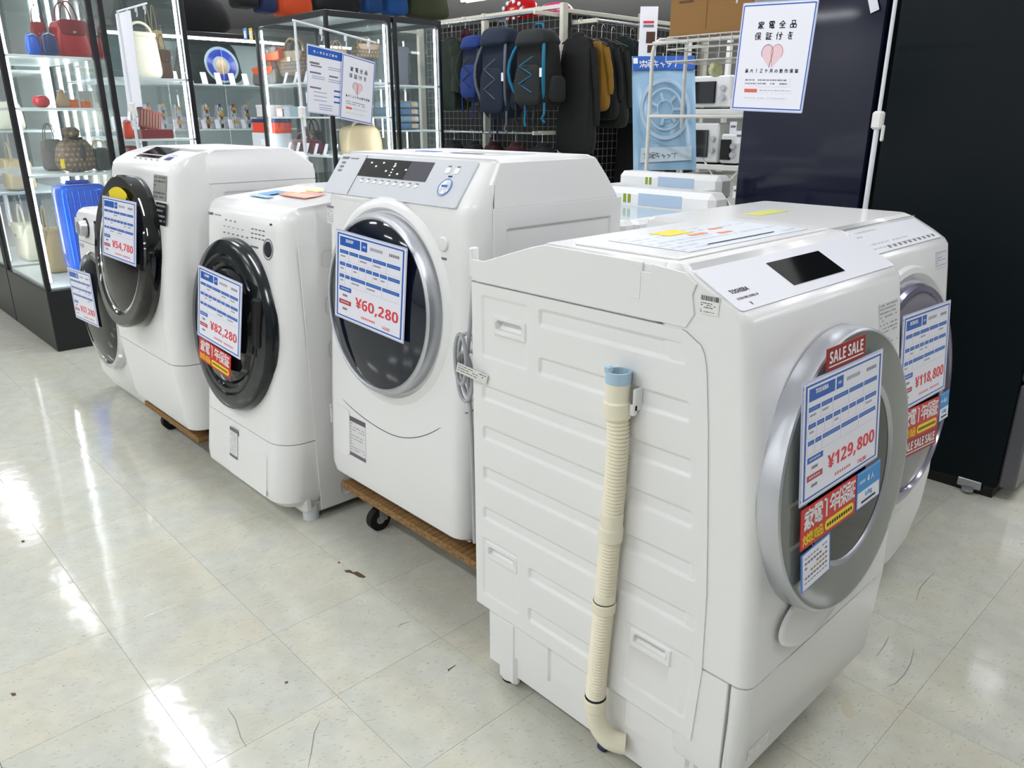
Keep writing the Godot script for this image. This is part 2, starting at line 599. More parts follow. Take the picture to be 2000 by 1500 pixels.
func setting() -> void:
	var tt := ImageTexture.create_from_image(tile_image())
	var nt := normal_tex(0.02, 4, 3.0)
	var tones := []
	for k in 4:
		var m := mat("tile_%d" % k, [Color(1, 1, 1), Color(0.99, 0.99, 0.985), Color(0.997, 0.992, 0.985), Color(0.985, 0.987, 0.985)][k], 0.10)
		m.albedo_texture = tt
		m.uv1_triplanar = true
		m.uv1_world_triplanar = true
		m.uv1_scale = Vector3(1.1, 1.1, 1.1)
		m.uv1_offset = Vector3(0.27 * k, 0.31 * k, 0.43 * k)
		m.normal_enabled = true
		m.normal_texture = nt
		m.normal_scale = 0.05
		tones.append(m)
	mat("joint", Color(0.30, 0.29, 0.27), 0.8)
	var fl := Node3D.new()
	fl.name = "floor"
	struct(fl)
	add_child(fl)
	put(G.new().box(Vector3(3, -0.056, -5), Vector3(24, 0.1, 24)), "slab", M.joint, fl)
	var tm := G.new().box(Vector3(0, -0.004, 0), Vector3(TILE - 0.0005, 0.008, TILE - 0.0005), 0.0004).mesh()
	var rest := G.new()
	var near := []
	for i in range(-28, 48):
		for k in range(-42, 20):
			var c := Vector3(0.392 + TILE * (i + 0.5), 0, -1.624 + TILE * (k + 0.5))
			var q := cam_basis.inverse() * (c - EYE)
			var u := 1000.0 + FOCAL * q.x / -q.z
			var v := 750.0 - FOCAL * q.y / -q.z
			var seen := q.z < -0.3 and u > -150 and u < 2150 and v < 1700 and not (u > 700 and u < 1300 and v < 900) and not (u > 200 and v < 560) and c.z > -9.5
			# not where the machines hide it
			if c.x > 1.35 and c.z < -1.3:
				seen = false
			if seen and near.size() < 300:
				near.append(c)
			else:
				rest.quad(c + Vector3(-1, 0, -1) * (TILE * 0.5 - 0.0008), c + Vector3(1, 0, -1) * (TILE * 0.5 - 0.0008), c + Vector3(1, 0, 1) * (TILE * 0.5 - 0.0008), c + Vector3(-1, 0, 1) * (TILE * 0.5 - 0.0008), Vector3.UP)
	for c in near:
		share(tm, "tile", tones[rng.randi() % 4], fl, at(c))
	put(rest, "tile_field", tones[0], fl).set_meta("kind", "stuff")
	mat("ceiling_paint", Color(0.88, 0.88, 0.9), 0.85)
	mat("wall_paint", Color(0.88, 0.88, 0.88), 0.8)
	struct(put(G.new().box(Vector3(3, 3.06, -5), Vector3(24, 0.12, 24)), "ceiling", M.ceiling_paint))
	struct(put(G.new().box(Vector3(3, 1.45, -17.05), Vector3(24.2, 3.1, 0.1)), "wall_back", M.wall_paint))
	struct(put(G.new().box(Vector3(3, 1.45, 7.05), Vector3(24.2, 3.1, 0.1)), "wall_front", M.wall_paint))
	struct(put(G.new().box(Vector3(-9.05, 1.45, -5), Vector3(0.1, 3.1, 24)), "wall_left", M.wall_paint))
	struct(put(G.new().box(Vector3(15.05, 1.45, -5), Vector3(0.1, 3.1, 24)), "wall_right", M.wall_paint))

# ---------------------------------------------------------------- printed labels (flat print only)
func lines_image(w: int, h: int, bg: Color, fg: Color, rows: int, seed_: int, head := Color(0, 0, 0, 0), foot := Color(0, 0, 0, 0), bars := false) -> Image:
	var im := Image.create(w, h, false, Image.FORMAT_RGB8)
	im.fill(bg)
	var r := RandomNumberGenerator.new()
	r.seed = seed_
	var y0 := 2
	if head.a > 0.0:
		im.fill_rect(Rect2i(0, 0, w, h / 8), head)
		y0 = h / 8 + 3
	if foot.a > 0.0:
		im.fill_rect(Rect2i(0, h - h / 10, w, h / 10), foot)
	if bars:
		var x := 3
		while x < w - 4:
			var k := r.randi_range(1, 3)
			im.fill_rect(Rect2i(x, 3, k, h / 4), Color(0.05, 0.05, 0.05))
			x += k + r.randi_range(1, 3)
		y0 = h / 4 + 8
	var y1 := h - 4 - (h / 10 if foot.a > 0.0 else 0)
	for k in rows:
		var y := int(lerpf(y0, y1, (k + 0.3) / rows))
		var th := maxi(2, int((y1 - y0) * 0.42 / rows))
		var x := 4
		while x < w - 6:
			var ln := r.randi_range(3, 9)
			if r.randf() < 0.85 and x + ln < w - 3:
				im.fill_rect(Rect2i(x, y, ln, th), fg.lerp(bg, r.randf_range(0.0, 0.4)))
			x += ln + r.randi_range(1, 3)
			if r.randf() < 0.05:
				break
	return im
func label(called: String, w: float, h: float, key: String, im: Image, parent: Node3D, x: Transform3D) -> MeshInstance3D:
	var g := G.new()
	g.xf = x
	g.prism(rect(-w / 2, -h / 2, w / 2, h / 2), 0.0006)
	return put(g, called, printed(key, im), parent)
func patch(called: String, w: float, h: float, m: Material, parent: Node3D, x: Transform3D, th := 0.0008, r := 0.0) -> MeshInstance3D:
	var g := G.new()
	g.xf = x
	g.prism(rect(-w / 2, -h / 2, w / 2, h / 2, r), th)
	return put(g, called, m, parent)
func front_z(rings: Array, y: float, col := 3) -> float:
	for i in rings.size() - 1:
		if y >= rings[i][0] and y <= rings[i + 1][0]:
			return lerpf(rings[i][col], rings[i + 1][col], (y - rings[i][0]) / (rings[i + 1][0] - rings[i][0]))
	return rings[-1][col]
# a frame lying on the front of a lofted body at (x, y)
func on_front(rings: Array, x: float, y: float, out := 0.0) -> Transform3D:
	var z := front_z(rings, y)
	var up := Vector3(0, 0.02, front_z(rings, y + 0.01) - front_z(rings, y - 0.01)).normalized()
	var f := frame(Vector3(x, y, z), Vector3.RIGHT, up)
	return f.translated_local(Vector3(0, 0, out))
func left_side(hx: float) -> Transform3D:
	return Transform3D(Basis(Vector3(0, 0, 1), Vector3(0, 1, 0), Vector3(-1, 0, 0)), Vector3(-hx, 0, 0))
func right_side(hx: float) -> Transform3D:
	return Transform3D(Basis(Vector3(0, 0, -1), Vector3(0, 1, 0), Vector3(1, 0, 0)), Vector3(hx, 0, 0))
func inset(rings: Array, by: float) -> Array:
	var o := []
	for r in rings:
		var q: Array = r.duplicate()
		q[1] -= by
		q[2] += by
		q[3] -= by
		o.append(q)
	return o
func cut(rings: Array, y0: float, y1: float) -> Array:
	var o := []
	var at_y := func(y: float) -> Array:
		var q := [y]
		for c in range(1, 6):
			q.append(front_z(rings, y, c))
		return q
	o.append(at_y.call(y0))
	for r in rings:
		if r[0] > y0 + 0.0005 and r[0] < y1 - 0.0005:
			o.append(r)
	o.append(at_y.call(y1))
	return o
func plate(t: Node3D, side: Transform3D, o: PackedVector2Array, th: float, bev: float, called: String, m: Material = null) -> MeshInstance3D:
	var g := G.new()
	g.xf = side
	g.prism(o, th, bev)
	return put(g, called, m if m else M.white_plate, t)
# a moulded grip: a raised rim round a real hollow, its slanted floor below
func grip(t: Node3D, side: Transform3D, x0: float, y0: float, x1: float, y1: float, out: float) -> void:
	var g := G.new()
	g.xf = side.translated_local(Vector3(0, 0, out))
	var b := 0.011
	g.prism(rect(x0 - b, y0 - b, x1 + b, y0), 0.006, 0.003)
	g.prism(rect(x0 - b, y1, x1 + b, y1 + b), 0.006, 0.003)
	g.prism(rect(x0 - b, y0, x0, y1), 0.006, 0.003)
	g.prism(rect(x1, y0, x1 + b, y1), 0.006, 0.003)
	# floor of the hollow, leaning in towards the top
	var o := PackedVector2Array([Vector2(x0, y0), Vector2(x1, y0), Vector2(x1, y1), Vector2(x0, y1)])
	var a := Vector3(o[0].x, o[0].y, 0.004)
	var c := Vector3(o[1].x, o[1].y, 0.004)
	var d := Vector3(o[2].x, o[2].y, 0.0008)
	var e := Vector3(o[3].x, o[3].y, 0.0008)
	g.quad(a, c, d, e, Vector3.BACK)
	put(g, "grip", M.white_plate, t)
# a pressed panel: recesses (x0, y0, x1, y1, depth, slope, corner radius) sunk into one continuous sheet; depth < 0 stands proud; a slanted hollow has an 8th value
func sheet_height(x: float, y: float, recs: Array) -> float:
	var h := 0.0
	for q in recs:
		if x < q[0] or x > q[2] or y < q[1] or y > q[3]:
			continue
		var hw := Vector2(q[2] - q[0], q[3] - q[1]) * 0.5
		var p: Vector2 = (Vector2(x - (q[0] + q[2]) * 0.5, y - (q[1] + q[3]) * 0.5)).abs() - hw + Vector2.ONE * q[6]
		var d: float = Vector2(maxf(p.x, 0), maxf(p.y, 0)).length() + minf(maxf(p.x, p.y), 0.0) - q[6]
		var k := clampf(-d / q[5], 0.0, 1.0)
		k = k * k * (3.0 - 2.0 * k)
		var dep: float = q[4]
		if q.size() > 7:
			dep *= lerpf(0.25, 1.0, (y - q[1]) / (q[3] - q[1]))
		h -= dep * k
	return h
func relief(t: Node3D, side: Transform3D, x0: float, x1: float, y0: float, y1: float, lift: float, recs: Array, m: Material, edge := [], called := "side_panel") -> void:
	var xs := [x0, x1, x0 + 0.002, x1 - 0.002]
	var ys := [y0, y1, y0 + 0.002, y1 - 0.002]
	for q in recs:
		for f in [0.0, 0.34, 0.67, 1.0]:
			for b in [q[5], q[6]]:
				xs.append_array([q[0] + b * f, q[2] - b * f])
				ys.append_array([q[1] + b * f, q[3] - b * f])
	for k in 13:
		xs.append(lerpf(x0, x1, k / 12.0))
		ys.append(lerpf(y0, y1, k / 12.0))
	for a in [xs, ys]:
		a.sort()
		var i := 1
		while i < a.size():
			if a[i] - a[i - 1] < 0.0007:
				a.remove_at(i)
			else:
				i += 1
	var at_ := func(x: float, y: float, h: float) -> Vector3:
		var xx := x
		if edge.size() > 0 and x > 0.0:
			xx = x * (table(edge, y) / x1)
		return Vector3(xx, y, h)
	var g := G.new()
	g.xf = side
	var P := []
	var N := []
	for x in xs:
		var row := []
		var rn := []
		for y in ys:
			row.append(at_.call(x, y, lift + sheet_height(x, y, recs)))
			var e := 0.0008
			rn.append(Vector3(sheet_height(x - e, y, recs) - sheet_height(x + e, y, recs), sheet_height(x, y - e, recs) - sheet_height(x, y + e, recs), 2.0 * e).normalized())
		P.append(row)
		N.append(rn)
	for i in xs.size() - 1:
		for j in ys.size() - 1:
			g.quadn(P[i][j], P[i + 1][j], P[i + 1][j + 1], P[i][j + 1], N[i][j], N[i + 1][j], N[i + 1][j + 1], N[i][j + 1])
	var down := Vector3(0, 0, -lift)
	for i in xs.size() - 1:
		g.quad(P[i][0], P[i + 1][0], P[i + 1][0] + down, P[i][0] + down, Vector3.DOWN)
		g.quad(P[i][-1], P[i + 1][-1], P[i + 1][-1] + down, P[i][-1] + down, Vector3.UP)
	for j in ys.size() - 1:
		g.quad(P[0][j], P[0][j + 1], P[0][j + 1] + down, P[0][j] + down, Vector3.LEFT)
		g.quad(P[-1][j], P[-1][j + 1], P[-1][j + 1] + down, P[-1][j] + down, Vector3.RIGHT)
	put(g, called, m, t)
func table(e: Array, y: float) -> float:
	for i in e.size() - 1:
		if y <= e[i + 1][0]:
			return lerpf(e[i][1], e[i + 1][1], clampf((y - e[i][0]) / (e[i + 1][0] - e[i][0]), 0, 1))
	return e[-1][1]
func rib_rec(x0: float, y0: float, x1: float, y1: float, d := 0.005) -> Array:
	return [x0, y0, x1, y1, d, 0.009, 0.011]
func grip_recs(x0: float, y0: float, x1: float, y1: float) -> Array:
	return [[x0 - 0.011, y0 - 0.011, x1 + 0.011, y1 + 0.011, -0.003, 0.003, 0.004], [x0, y0, x1, y1, 0.017, 0.003, 0.004, 1]]
func rounded(x0: float, y0: float, x1: float, y1: float) -> PackedVector2Array:
	return rect(x0, y0, x1, y1, 0.012, 3)

func washers() -> void:
	washer_silver_ring()
	washer_slant_panel()
	washer_small_drum()
	washer_black_door()
	washer_knob()
	washer_corner()
	dolly(Vector3(1.42, 0, -1.625), 0.75, 0.58, 0.128, "plywood dolly under the tall machine with the wide slanted control panel")
	dolly(Vector3(1.26, 0, -3.03), 0.56, 0.56, 0.090, "plywood dolly under the machine with the yellow door sticker")

# M5: the nearest machine, silver door ring and ribbed side with a drain hose
func washer_silver_ring() -> void:
	var t := thing("washing_machine", "white front loader with silver door ring and cream drain hose on its ribbed side", "washing machine", at(Vector3(1.268, 0, -0.83)), "drum washing machines")
	var HX := 0.278
	var R := [[0.13, 0.265, -0.31, 0.318, 0.02, 0.02], [0.155, 0.275, -0.325, 0.334, 0.024, 0.02], [0.353, HX, -0.335, 0.343, 0.026, 0.02], [0.5, HX, -0.335, 0.336, 0.026, 0.02], [0.65, HX, -0.335, 0.324, 0.026, 0.02], [0.80, HX, -0.335, 0.305, 0.026, 0.02], [0.90, HX, -0.335, 0.290, 0.024, 0.02], [0.962, HX, -0.335, 0.279, 0.02, 0.015], [0.972, HX, -0.32, 0.273, 0.018, 0.012], [0.979, HX, -0.305, 0.263, 0.014, 0.012], [1.029, HX - 0.001, -0.155, 0.170, 0.012, 0.012], [1.037, HX - 0.007, -0.14, 0.158, 0.012, 0.012]]
	var kick := []
	for r in cut(R, 0.13, 0.3505):
		var q: Array = r.duplicate()
		q[2] = 0.312
		q[5] = 0.003
		kick.append(q)
	put(G.new().loft(kick), "kick_cover", M.white, t)
	put(G.new().loft([[0.14, 0.274, 0.20, 0.3075, 0.003, 0.02], [0.16, HX, 0.20, 0.3075, 0.003, 0.02], [0.3505, HX, 0.20, 0.3075, 0.003, 0.02]]), "side_base", M.white, t)
	put(G.new().box(Vector3(0, 0.25, 0.26), Vector3(0.50, 0.18, 0.12)), "inner_base", M.core, t)
	var shell := []
	for r in cut(R, 0.3545, 1.037):
		var q: Array = r.duplicate()
		q[2] = 0.20 if q[0] < 0.81 else 0.12
		shell.append(q)
	put(G.new().loft(shell), "front_shell", M.white, t)
	var cover := []
	for r in cut(R, 0.9405, 1.0365):
		var q: Array = r.duplicate()
		q[3] = 0.13
		cover.append(q)
	put(G.new().loft(cover), "top_cover", M.white, t)
	var core := [[0.12, HX - 0.024, -0.33, 0.25, 0.02, 0.02], [0.97, HX - 0.024, -0.33, 0.25, 0.02, 0.02]]
	put(G.new().loft(core, 3), "inner_frame", M.core, t)
	var S := left_side(HX - 0.018)
	# pressed side panel with its grooves and grips
	var edge := [[0.19, 0.248], [0.35, 0.257], [0.5, 0.252], [0.65, 0.24], [0.80, 0.226], [0.88, 0.216], [0.905, 0.211], [0.923, 0.200], [0.932, 0.188], [0.938, 0.168], [0.94, 0.16]]
	var recs := []
	for q in [[-0.149, 0.881, 0.215, 0.919], [-0.148, 0.787, 0.222, 0.827], [-0.31, 0.694, 0.226, 0.732], [-0.31, 0.605, 0.231, 0.641], [-0.31, 0.510, 0.236, 0.547], [-0.312, 0.415, 0.240, 0.450], [-0.171, 0.328, 0.056, 0.361], [-0.171, 0.225, 0.022, 0.263]]:
		recs.append(rib_rec(q[0], q[1], q[2], q[3]))
	for q in [[-0.309, 0.787, -0.172, 0.92], [-0.316, 0.222, -0.197, 0.374], [0.085, 0.227, 0.240, 0.366]]:
		recs.append(rib_rec(q[0], q[1], q[2], q[3], 0.003))
	recs.append_array(grip_recs(-0.263, 0.853, -0.192, 0.872))
	recs.append_array(grip_recs(-0.293, 0.333, -0.214, 0.354))
	recs.append_array(grip_recs(0.110, 0.326, 0.183, 0.344))
	relief(t, S, -0.336, 0.257, 0.192, 0.9385, 0.0205, recs, M.white_plate, edge)
	# shoulder panel above it
	var S2 := left_side(HX)
	var sh := PackedVector2Array([Vector2(-0.336, 0.942), Vector2(0.172, 0.942), Vector2(0.186, 0.965), Vector2(0.180, 0.995), Vector2(0.186, 1.012), Vector2(0.166, 1.0265), Vector2(0.100, 1.0325), Vector2(0.100, 1.018), Vector2(0.084, 1.018), Vector2(0.084, 1.0325), Vector2(-0.135, 1.035), Vector2(-0.17, 1.026), Vector2(-0.30, 0.984), Vector2(-0.336, 0.984)])
	plate(t, S2, sh, 0.0025, 0.001, "shoulder_panel")
	plate(t, S2.translated_local(Vector3(0, 0, 0.0025)), PackedVector2Array([Vector2(0.058, 0.972), Vector2(0.082, 0.972), Vector2(0.082, 1.016), Vector2(0.062, 1.03), Vector2(0.058, 1.03)]), 0.0008, 0.0004, "latch_strip")
	# stepped plastic skirt and feet
	var sk := G.new()
	sk.box(Vector3(0, 0.115, -0.03), Vector3(0.53, 0.17, 0.58), 0.01)
	sk.box(Vector3(-0.262, 0.10, -0.245), Vector3(0.022, 0.17, 0.06), 0.008)
	sk.box(Vector3(-0.262, 0.14, -0.175), Vector3(0.016, 0.1, 0.125), 0.005)
	sk.box(Vector3(-0.262, 0.15, -0.05), Vector3(0.018, 0.09, 0.115), 0.005)
	sk.box(Vector3(-0.262, 0.155, 0.165), Vector3(0.018, 0.085, 0.15), 0.005)
	put(sk, "skirt", M.white_plate, t)
	for q in [[-0.241, -0.262], [-0.241, 0.15], [0.235, -0.26], [0.235, 0.15]]:
		put(G.new().cyl(Vector3(q[0], 0.006, q[1]), Vector3(q[0], 0.12, q[1]), 0.023, 0.025, 16), "foot", M.white_plate, t)
		put(G.new().cyl(Vector3(q[0], 0, q[1]), Vector3(q[0], 0.006, q[1]), 0.022, 0.022, 16), "foot_pad", M.rubber, t)
	put(G.new().soft(Vector3(-0.248, 0.007, 0.03), Vector3(0.03, 0.014, 0.026), 0.6, 1, 1, 0, 12, 6), "blue_pad", mat("blue_pad", Color(0.13, 0.16, 0.33), 0.6), t)
	# drain hose
	var hp := [Vector3(0.065, 0.835, 0.0), Vector3(0.065, 0.79, 0), Vector3(0.070, 0.733, 0), Vector3(0.068, 0.633, 0), Vector3(0.064, 0.545, 0), Vector3(0.057, 0.401, 0), Vector3(0.048, 0.238, 0), Vector3(0.046, 0.155, 0), Vector3(0.052, 0.112, -0.004), Vector3(0.075, 0.085, -0.012), Vector3(0.10, 0.078, -0.03)]
	var cv := Curve3D.new()
	for q in hp:
		cv.add_point(Vector3(-0.278 - 0.026 - q.z, q.y, q.x), Vector3.ZERO, Vector3.ZERO)
	for i in range(1, hp.size() - 1):
		var d := (cv.get_point_position(i + 1) - cv.get_point_position(i - 1)) * 0.16
		cv.set_point_in(i, -d)
		cv.set_point_out(i, d)
	cv.bake_interval = 0.002
	var ln := cv.get_baked_length()
	var path := []
	var rad := []
	var n := int(ln / 0.0034)
	for i in n + 1:
		var s := ln * i / n
		var p := cv.sample_baked(s)
		path.append(p)
		var r := 0.0183 + (0.0019 if i % 2 == 0 else -0.0015)
		if p.y > 0.80:
			r = 0.021
		elif p.y > 0.77:
			r = 0.0235
		elif absf(p.y - 0.547) < 0.014 or absf(p.y - 0.392) < 0.011 or absf(p.y - 0.163) < 0.012:
			r = 0.0225
		elif absf(p.y - 0.575) < 0.016 or absf(p.y - 0.41) < 0.008 or p.y < 0.15:
			r = 0.0205
		rad.append(r)
	var hs := put(G.new().tube(path, rad, 16), "drain_hose", M.cream, t)
	var cuff := G.new()
	cuff.xf = Transform3D(Basis(Vector3.RIGHT, -PI / 2), Vector3(-0.304, 0.832, 0.065))
	cuff.lathe([Vector2(0.0215, 0), Vector2(0.0215, 0.02), Vector2(0.018, 0.02), Vector2(0.018, 0)], 20)
	cuff.box(Vector3(-0.014, 0.010, 0.024), Vector3(0.012, 0.014, 0.014), 0.003)
	put(cuff, "hose_cuff", M.pale_blue, hs)
	put(G.new().box(Vector3(-0.287, 0.805, 0.094), Vector3(0.022, 0.04, 0.006), 0.002).box(Vector3(-0.295, 0.788, 0.092), Vector3(0.012, 0.02, 0.01), 0.002), "hose_hook", M.white_plate, hs)
	for q in [[0.402, 0.0567], [0.176, 0.0455]]:
		put(G.new().cyl(Vector3(-0.304, q[0], q[1]), Vector3(-0.304, q[0] + 0.002, q[1]), 0.0212, -1, 16), "marked_tape", M.ink, hs)
	# control panel
	var pn := frame(Vector3(0, 1.0046, 0.2166), Vector3.RIGHT, Vector3(0, 0.05, -0.093))
	patch("control_panel", 0.546, 0.1, mat("panel_white", Color(0.93, 0.93, 0.955), 0.12), t, pn, 0.0015, 0.008)
	patch("touch_screen", 0.183, 0.061, M.black_gloss, t, pn.translated_local(Vector3(0.004, 0.0, 0.0015)), 0.0008)
	text("TOSHIBA", 0.0085, M.ink, t, pn.translated_local(Vector3(-0.226, -0.010, 0.0018)))
	text("ULTRA FINE BUBBLE W", 0.0042, M.ink_grey, t, pn.translated_local(Vector3(-0.223, -0.026, 0.0018)), false)
	text("V", 0.007, M.ink, t, pn.translated_local(Vector3(-0.232, -0.040, 0.0018)), false)
	# top: lid, guide film and stickers
	put(G.new().box(Vector3(0, 1.039, 0.02), Vector3(0.5, 0.006, 0.22), 0.002), "lid", M.white, t)
	var up := frame(Vector3(0, 1.0425, 0), Vector3.RIGHT, Vector3.FORWARD)
	label("guide_film", 0.40, 0.17, "guide_film", lines_image(220, 100, Color(0.86, 0.88, 0.90), Color(0.66, 0.71, 0.76), 7, 31), t, up.translated_local(Vector3(0.0, -0.03, 0)))
	patch("yellow_sticker", 0.075, 0.046, mat("sticker_yellow", Color(0.93, 0.84, 0.08), 0.4), t, up.translated_local(Vector3(-0.045, 0.032, 0.0008)))
	for q in [[-0.02, -0.01, 0.05, 0.012], [0.04, -0.03, 0.04, 0.010], [0.07, 0.01, 0.04, 0.008]]:
		patch("orange_sticker", q[2], q[3], mat("sticker_orange", Color(0.95, 0.55, 0.36), 0.4), t, up.translated_local(Vector3(q[0], q[1], 0.0008)))
	patch("film_edge", 0.22, 0.003, M.ink, t, up.translated_local(Vector3(0.0, -0.092, 0.0008)))
	# front labels
	label("caution_label", 0.085, 0.085, "caution_label", lines_image(90, 90, Color(0.88, 0.88, 0.88), Color(0.5, 0.5, 0.52), 11, 32), t, on_front(R, 0.205, 0.885, 0.0002))
	label("barcode_sticker", 0.034, 0.03, "barcode", lines_image(70, 64, Color(0.93, 0.93, 0.92), Color(0.15, 0.15, 0.15), 5, 33, Color(0, 0, 0, 0), Color(0, 0, 0, 0), true), t, left_side(0.2784).translated_local(Vector3(0.210, 0.984, 0)))
	label("maker_label", 0.07, 0.022, "maker_label5", lines_image(90, 30, Color(0.9, 0.9, 0.9), Color(0.62, 0.62, 0.62), 3, 34), t, on_front(R, -0.20, 0.19, 0.0002))
	# door
	var d := Transform3D(Basis(Vector3.RIGHT, -deg_to_rad(6.0)), Vector3(-0.019, 0.672, front_z(R, 0.672) - 0.004))
	var g := G.new()
	g.xf = d
	g.lathe([Vector2(0.249, 0.0), Vector2(0.249, 0.012), Vector2(0.248, 0.026), Vector2(0.246, 0.034), Vector2(0.243, 0.0365), Vector2(0.240, 0.036)], 72)
	var door := put(g, "door", M.silver, t)
	g = G.new()
	g.xf = d
	g.lathe([Vector2(0.241, 0.0362), Vector2(0.234, 0.0375), Vector2(0.165, 0.039)], 72)
	put(g, "smoked_rim", mat("smoked_rim", Color(0.47, 0.49, 0.47), 0.08), door)
	g = G.new()
	g.xf = d
	g.lathe([Vector2(0.165, 0.039), Vector2(0.160, 0.037), Vector2(0.156, 0.033)], 64)
	put(g, "inner_ring", M.silver, door)
	g = G.new()
	g.xf = d
	g.lathe([Vector2(0.157, 0.034), Vector2(0.10, 0.035), Vector2(0.0, 0.036)], 48)
	put(g, "window", mat("window_dark", Color(0.07, 0.085, 0.085), 0.06), door)
	g = G.new()
	g.xf = d.translated_local(Vector3(-0.06, -0.247, 0))
	g.lathe([Vector2(0.12, 0.003), Vector2(0.118, 0.008), Vector2(0.112, 0.009), Vector2(0.10, 0.0055), Vector2(0.0, 0.0045)], 40, 1.0, 0.42)
	put(g, "finger_recess", M.white, t)

# M4: tall machine with the wide slanted panel and navy door, on a dolly
func washer_slant_panel() -> void:
	var t := thing("washing_machine", "tall white front loader with silver slanted control panel and navy glass door on a dolly", "washing machine", at(Vector3(1.41, 0, -1.70), -90.0), "drum washing machines")
	var R := [[0.185, 0.315, -0.27, 0.27, 0.04, 0.02], [0.20, 0.325, -0.275, 0.292, 0.045, 0.02], [0.23, 0.333, -0.28, 0.298, 0.05, 0.02], [0.45, 0.335, -0.28, 0.285, 0.055, 0.02], [0.70, 0.335, -0.28, 0.266, 0.06, 0.02], [0.90, 0.335, -0.28, 0.250, 0.06, 0.02], [1.03, 0.335, -0.28, 0.241, 0.06, 0.02], [1.043, 0.335, -0.28, 0.236, 0.055, 0.02], [1.06, 0.334, -0.274, 0.226, 0.05, 0.03], [1.10, 0.331, -0.25, 0.196, 0.045, 0.04], [1.148, 0.324, -0.21, 0.160, 0.03, 0.04], [1.156, 0.31, -0.195, 0.145, 0.03, 0.04]]
	put(G.new().loft(R), "body", M.white, t)
	put(G.new().box(Vector3(0, 0.1695, -0.02), Vector3(0.56, 0.036, 0.5), 0.006), "base", M.white_plate, t)
	for q in [[-0.25, -0.22], [-0.25, 0.16], [0.25, -0.22], [0.25, 0.16]]:
		put(G.new().cyl(Vector3(q[0], 0.1492, q[1]), Vector3(q[0], 0.172, q[1]), 0.022, -1, 12), "foot", M.white_plate, t)
	# shaded groove above the lower cover, drawn as a dark tube: dips in the middle
	var seam_shade := []
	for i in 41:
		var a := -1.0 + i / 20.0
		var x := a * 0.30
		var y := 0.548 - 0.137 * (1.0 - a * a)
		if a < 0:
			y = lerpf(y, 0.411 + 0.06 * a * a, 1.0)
		seam_shade.append(on_front(R, x, y).origin + Vector3(0, 0, -0.012 * pow(absf(a), 10)))
	seam_shade.append_array([Vector3(0.322, 0.556, 0.262), Vector3(0.334, 0.566, 0.236), Vector3(0.3355, 0.578, 0.19)])
	put(G.new().tube(seam_shade, 0.0013, 6), "seam_shade", M.core, t)
	var S := right_side(0.335)
	var recs := []
	for k in 7:
		recs.append(rib_rec(-0.15, 0.93 - 0.105 * k, 0.24, 1.0 - 0.105 * k, 0.0055))
	relief(t, S, -0.185, 0.278, 0.22, 1.045, 0.006, recs, M.white_side)
	var rear := []
	for r in cut(R, 1.048, 1.1562):
		var q: Array = r.duplicate()
		q[1] += 0.0012
		q[2] -= 0.0008
		q[3] = 0.182 - (0.03 if q[0] > 1.12 else 0.0)
		q[4] = 0.004
		rear.append(q)
	put(G.new().loft(rear), "rear_cover", M.white_side, t)
	put(G.new().tube([Vector3(0.3352, 1.047, 0.183), Vector3(0.3345, 1.06, 0.182), Vector3(0.3315, 1.10, 0.176)], 0.0009, 6), "seam_shade", M.core, t)  # dark tube painted in for the shaded joint before the rear cover
	# control panel on the slope
	var pn := frame(Vector3(0, 1.096, 0.1995), Vector3.RIGHT, Vector3(0, 0.107, -0.08))
	patch("control_panel", 0.60, 0.128, mat("panel_silver", Color(0.84, 0.855, 0.875), 0.25, 0.25), t, pn.translated_local(Vector3(-0.035, 0, 0.0)), 0.004, 0.006)
	var pf := pn.translated_local(Vector3(-0.035, 0, 0.0042))
	patch("drawer_gap_shade", 0.0015, 0.125, M.core, t, pf.translated_local(Vector3(-0.17, 0, 0)))  # dark strip stands in for the shade inside the drawer slit
	patch("display", 0.212, 0.056, M.black_gloss, t, pf.translated_local(Vector3(-0.062, 0.025, 0)))
	patch("display_grey", 0.095, 0.056, mat("display_grey", Color(0.30, 0.30, 0.33), 0.2), t, pf.translated_local(Vector3(0.092, 0.025, 0)))
	for k in 7:
		patch("display_mark", 0.008, 0.005, M.ink_white, t, pf.translated_local(Vector3(-0.13 + 0.028 * k, [0.04, 0.03, 0.042, 0.018, 0.036, 0.012, 0.026][k], 0.0009)), 0.0003)
	for k in 5:
		patch("display_mark", 0.007, 0.004, M.ink_white, t, pf.translated_local(Vector3(-0.02, 0.042 - 0.009 * k, 0.0009)), 0.0003)
	for k in 9:
		patch("button", 0.014, 0.008, M.white, t, pf.translated_local(Vector3(-0.135 + 0.031 * k, -0.018, 0)), 0.0012, 0.003)
		patch("button_mark", 0.011, 0.0025, M.ink_grey, t, pf.translated_local(Vector3(-0.135 + 0.031 * k, -0.011, 0)))
	for k in 2:
		patch("button", 0.018, 0.016, M.white, t, pf.translated_local(Vector3(0.205 + 0.034 * k, 0.034, 0)), 0.0012, 0.005)
		patch("button_mark", 0.012, 0.003, M.ink_grey, t, pf.translated_local(Vector3(0.205 + 0.034 * k, 0.046, 0)))
	patch("button_mark", 0.014, 0.004, M.ink, t, pf.translated_local(Vector3(0.225, 0.018, 0)))
	var g := G.new()
	g.xf = pf.translated_local(Vector3(0.225, -0.012, 0))
	g.lathe([Vector2(0.024, 0.0), Vector2(0.024, 0.002), Vector2(0.021, 0.0026), Vector2(0.021, 0.001)], 32)
	put(g, "start_ring", mat("start_blue", Color(0.45, 0.58, 0.78), 0.3), t)
	g = G.new()
	g.xf = pf.translated_local(Vector3(0.225, -0.012, 0))
	g.lathe([Vector2(0.021, 0.001), Vector2(0.018, 0.0025), Vector2(0, 0.003)], 24)
	put(g, "start_button", M.panel_silver, t)
